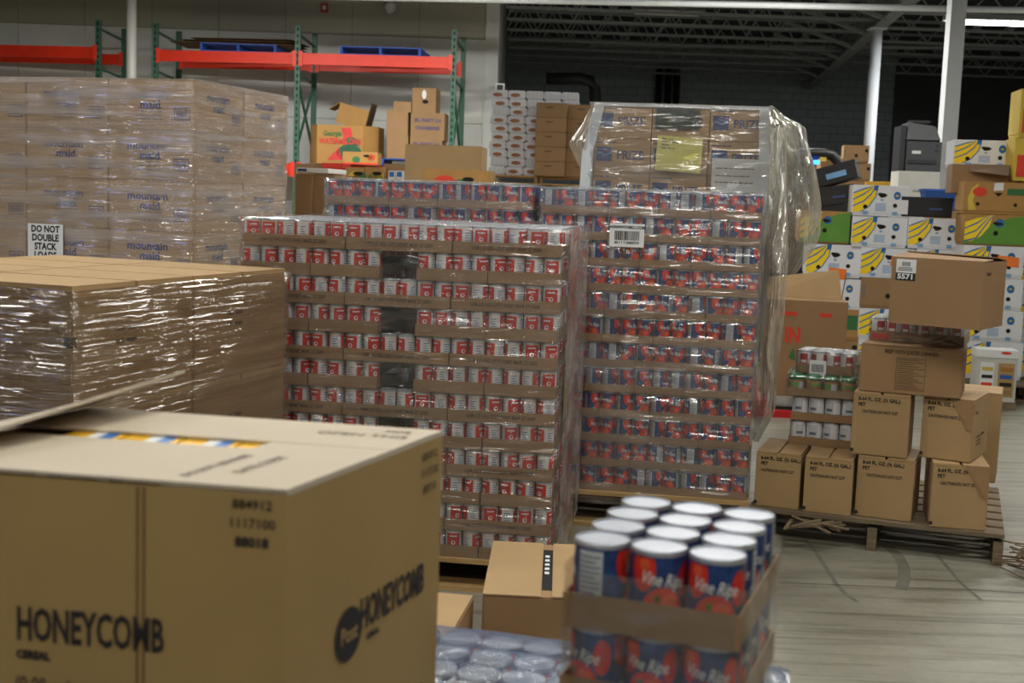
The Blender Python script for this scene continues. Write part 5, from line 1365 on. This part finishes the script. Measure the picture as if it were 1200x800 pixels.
shelfbox('brown carton at the bottom left of the shelf stack', 453, 158, 478, 188, ST + .121)
shelfbox('brown carton with a white dot, second up in the shelf stack', 453, 129, 478, 158, 2.345, white=False)
shelfbox('small brown carton half hidden at the back of the shelf stack', 461, 119, 482, 130, 2.735)
shelfbox('blue-lettered brown carton low in the shelf stack', 480, 160, 518, 190, ST + .121, blue=True)
shelfbox('blue-lettered brown carton in the middle of the shelf stack', 481, 132, 521, 160, 2.32, blue=True)
shelfbox('brown carton with a white oval on top of the shelf stack', 483, 103, 511, 132, 2.70, white=True)
# upper shelf pallets
q = PY(450, 70, 20.3); pallet('bright blue pallet lying on the upper orange beam', q.x, 20.55, R(-4), 1.26, 1.0, .13, 'blue_paint', n=6, z=3.572)
q = PY(285, 60, 20.6); pallet('blue pallet under a flattened cardboard pile on the upper beam', q.x, 20.8, R(-2), 1.2, 1.0, .13, 'blue_paint', n=6, z=3.572)
for k in range(3):
    g = MB(); x0, x1 = -.98 + k * .06, .98 - k * .1
    g.quadbox([(x0, -.5, .012 * k), (x1, -.5, .012 * k - .0), (x1, .5, .012 * k), (x0, .5, .012 * k), (x0, -.5, .01 + .012 * k), (x1 - .1, -.5, .01 + .012 * k), (x1 - .1, .5, .01 + .012 * k), (x0, .5, .01 + .012 * k)])
    tag(g.build('cardboard_sheet', 'kraft_dark', None, (q.x - .1 + .12 * k, 20.8, 3.704 + k * .024), R(-2 - 3 * k)), f'flattened dark cardboard sheet on the upper beam, {("lowest", "middle", "uppermost")[k]} of the pile', 'cardboard')
# long carton and produce box in front of it
carton_px('long plain brown carton standing behind the tomato cans', 474, 170, 564, 210, 12., .5, 'kraft_pale', R(-5), z0=.0, name='long_carton')
produce('yellow apple-printed produce box before the long carton', 496, 199, 574, 214, 10.8, 1.45, 7, .4)
q = PY(535, 210, 10.9); carton('brown carton carrying the apple-printed produce box', (q.x, 11.0, 0), R(-6), .62, .5, 1.449, 'kraft')
# drinks pallet raised on a block of cartons
YD = 14.6
a, bq = PY(572, 206, YD), PY(692, 206, YD); zd = PY(630, 206, YD).z; PX0, PX1 = a.x, bq.x
pallet('raised wooden pallet under the drink packs and brown cartons', (PX0 + PX1) / 2, YD + .5, R(-4), PX1 - PX0, 1.0, .10, 'wood', n=6, z=zd - .1)
for k in range(3):
    for i in range(3): carton(f'large brown carton carrying the drinks pallet, {("top", "middle", "bottom")[k]} tier, {("white wall", "middle", "far bay")[i]} side', (PX0 + (i + .5) * (PX1 - PX0) / 3, YD + .5, (zd - .101) * (2 - k) / 3), R(-4), (PX1 - PX0) / 3 - .02, .9, (zd - .101) / 3 - .001, 'kraft')
PKW, PKH = .2, PY(600, 105, YD).z - zd
PKH = PKH / 10
rs = random.Random(4)
pm = box_mesh(PKW - .004, .28, PKH - .002, 'pack_white', .012)
ov = MB(); ov.poly([(.055 * math.cos(i * .449), -.1412, PKH * .42 + .022 * math.sin(i * .449)) for i in range(14)]); ov = ov.mesh('print', 'pack_brown')
cans_ = MB()
for i in range(4): cans_.box(-.085 + i * .045, -.055 + i * .045, -.1408, -.1402, PKH * .15, PKH * .85)
cans_ = cans_.mesh('can_print', 'panel_print')
for k in range(10):
    nxt = 5 if k < 3 else (4 if k < 6 else 4)
    for i in range(nxt):
        sh = (k % 3) * .012
        t = thing('drink_pack', f'white shrink-wrapped drink pack, {ORD[k] if k < 9 else "bottom"} tier of the drinks pallet', 'drink pack', (PX0 + .0 + (i + .5) * PKW + sh, YD + .2 , zd + (9 - k) * PKH), R(-3), 'drink packs on the raised pallet')
        link('wrapped_body', pm, t)
        if rs.random() < .72: link('print', ov, t, (rs.uniform(-.02, .02), 0, rs.uniform(-.004, .004)))
        else: link('can_print', cans_, t)
for i in range(2):
    for k in range(5):
        x0 = 628 + i * 37; wd = 36
        zz = zd + k * .161
        p = PY(x0 + wd / 2, 170, YD - .05)
        t = carton(f'brown carton stacked beside the drink packs, {("bottom", "second", "third", "fourth", "top")[k]}, {("next to the packs", "next to the loose film")[i]}', (p.x, YD + .08 + (0 if i else -.12), zz), R(-5), wd / F * YD - .01, .3, .159, 'kraft', 'carton')
        on_face(t, slab_mesh(-.04, .04, -.006, .006, 0, .0006, 'ink_soft'), 'front', -.02, .11, wd / F * YD, .3, 'printed_mark')
q = PY(585, 97, 20.4); t = thing('wall_sensor', 'small white-framed sensor box above the drink packs', 'sensor', (q.x, 21.3, q.z), 0)
g = MB(); g.box(-.075, .075, 0, .4, -.07, .07); g.build('housing', 'pipe_white', t); g = MB(); g.box(-.05, .05, -.01, 0, -.045, .045); g.build('lens', 'pipe_dark', t)
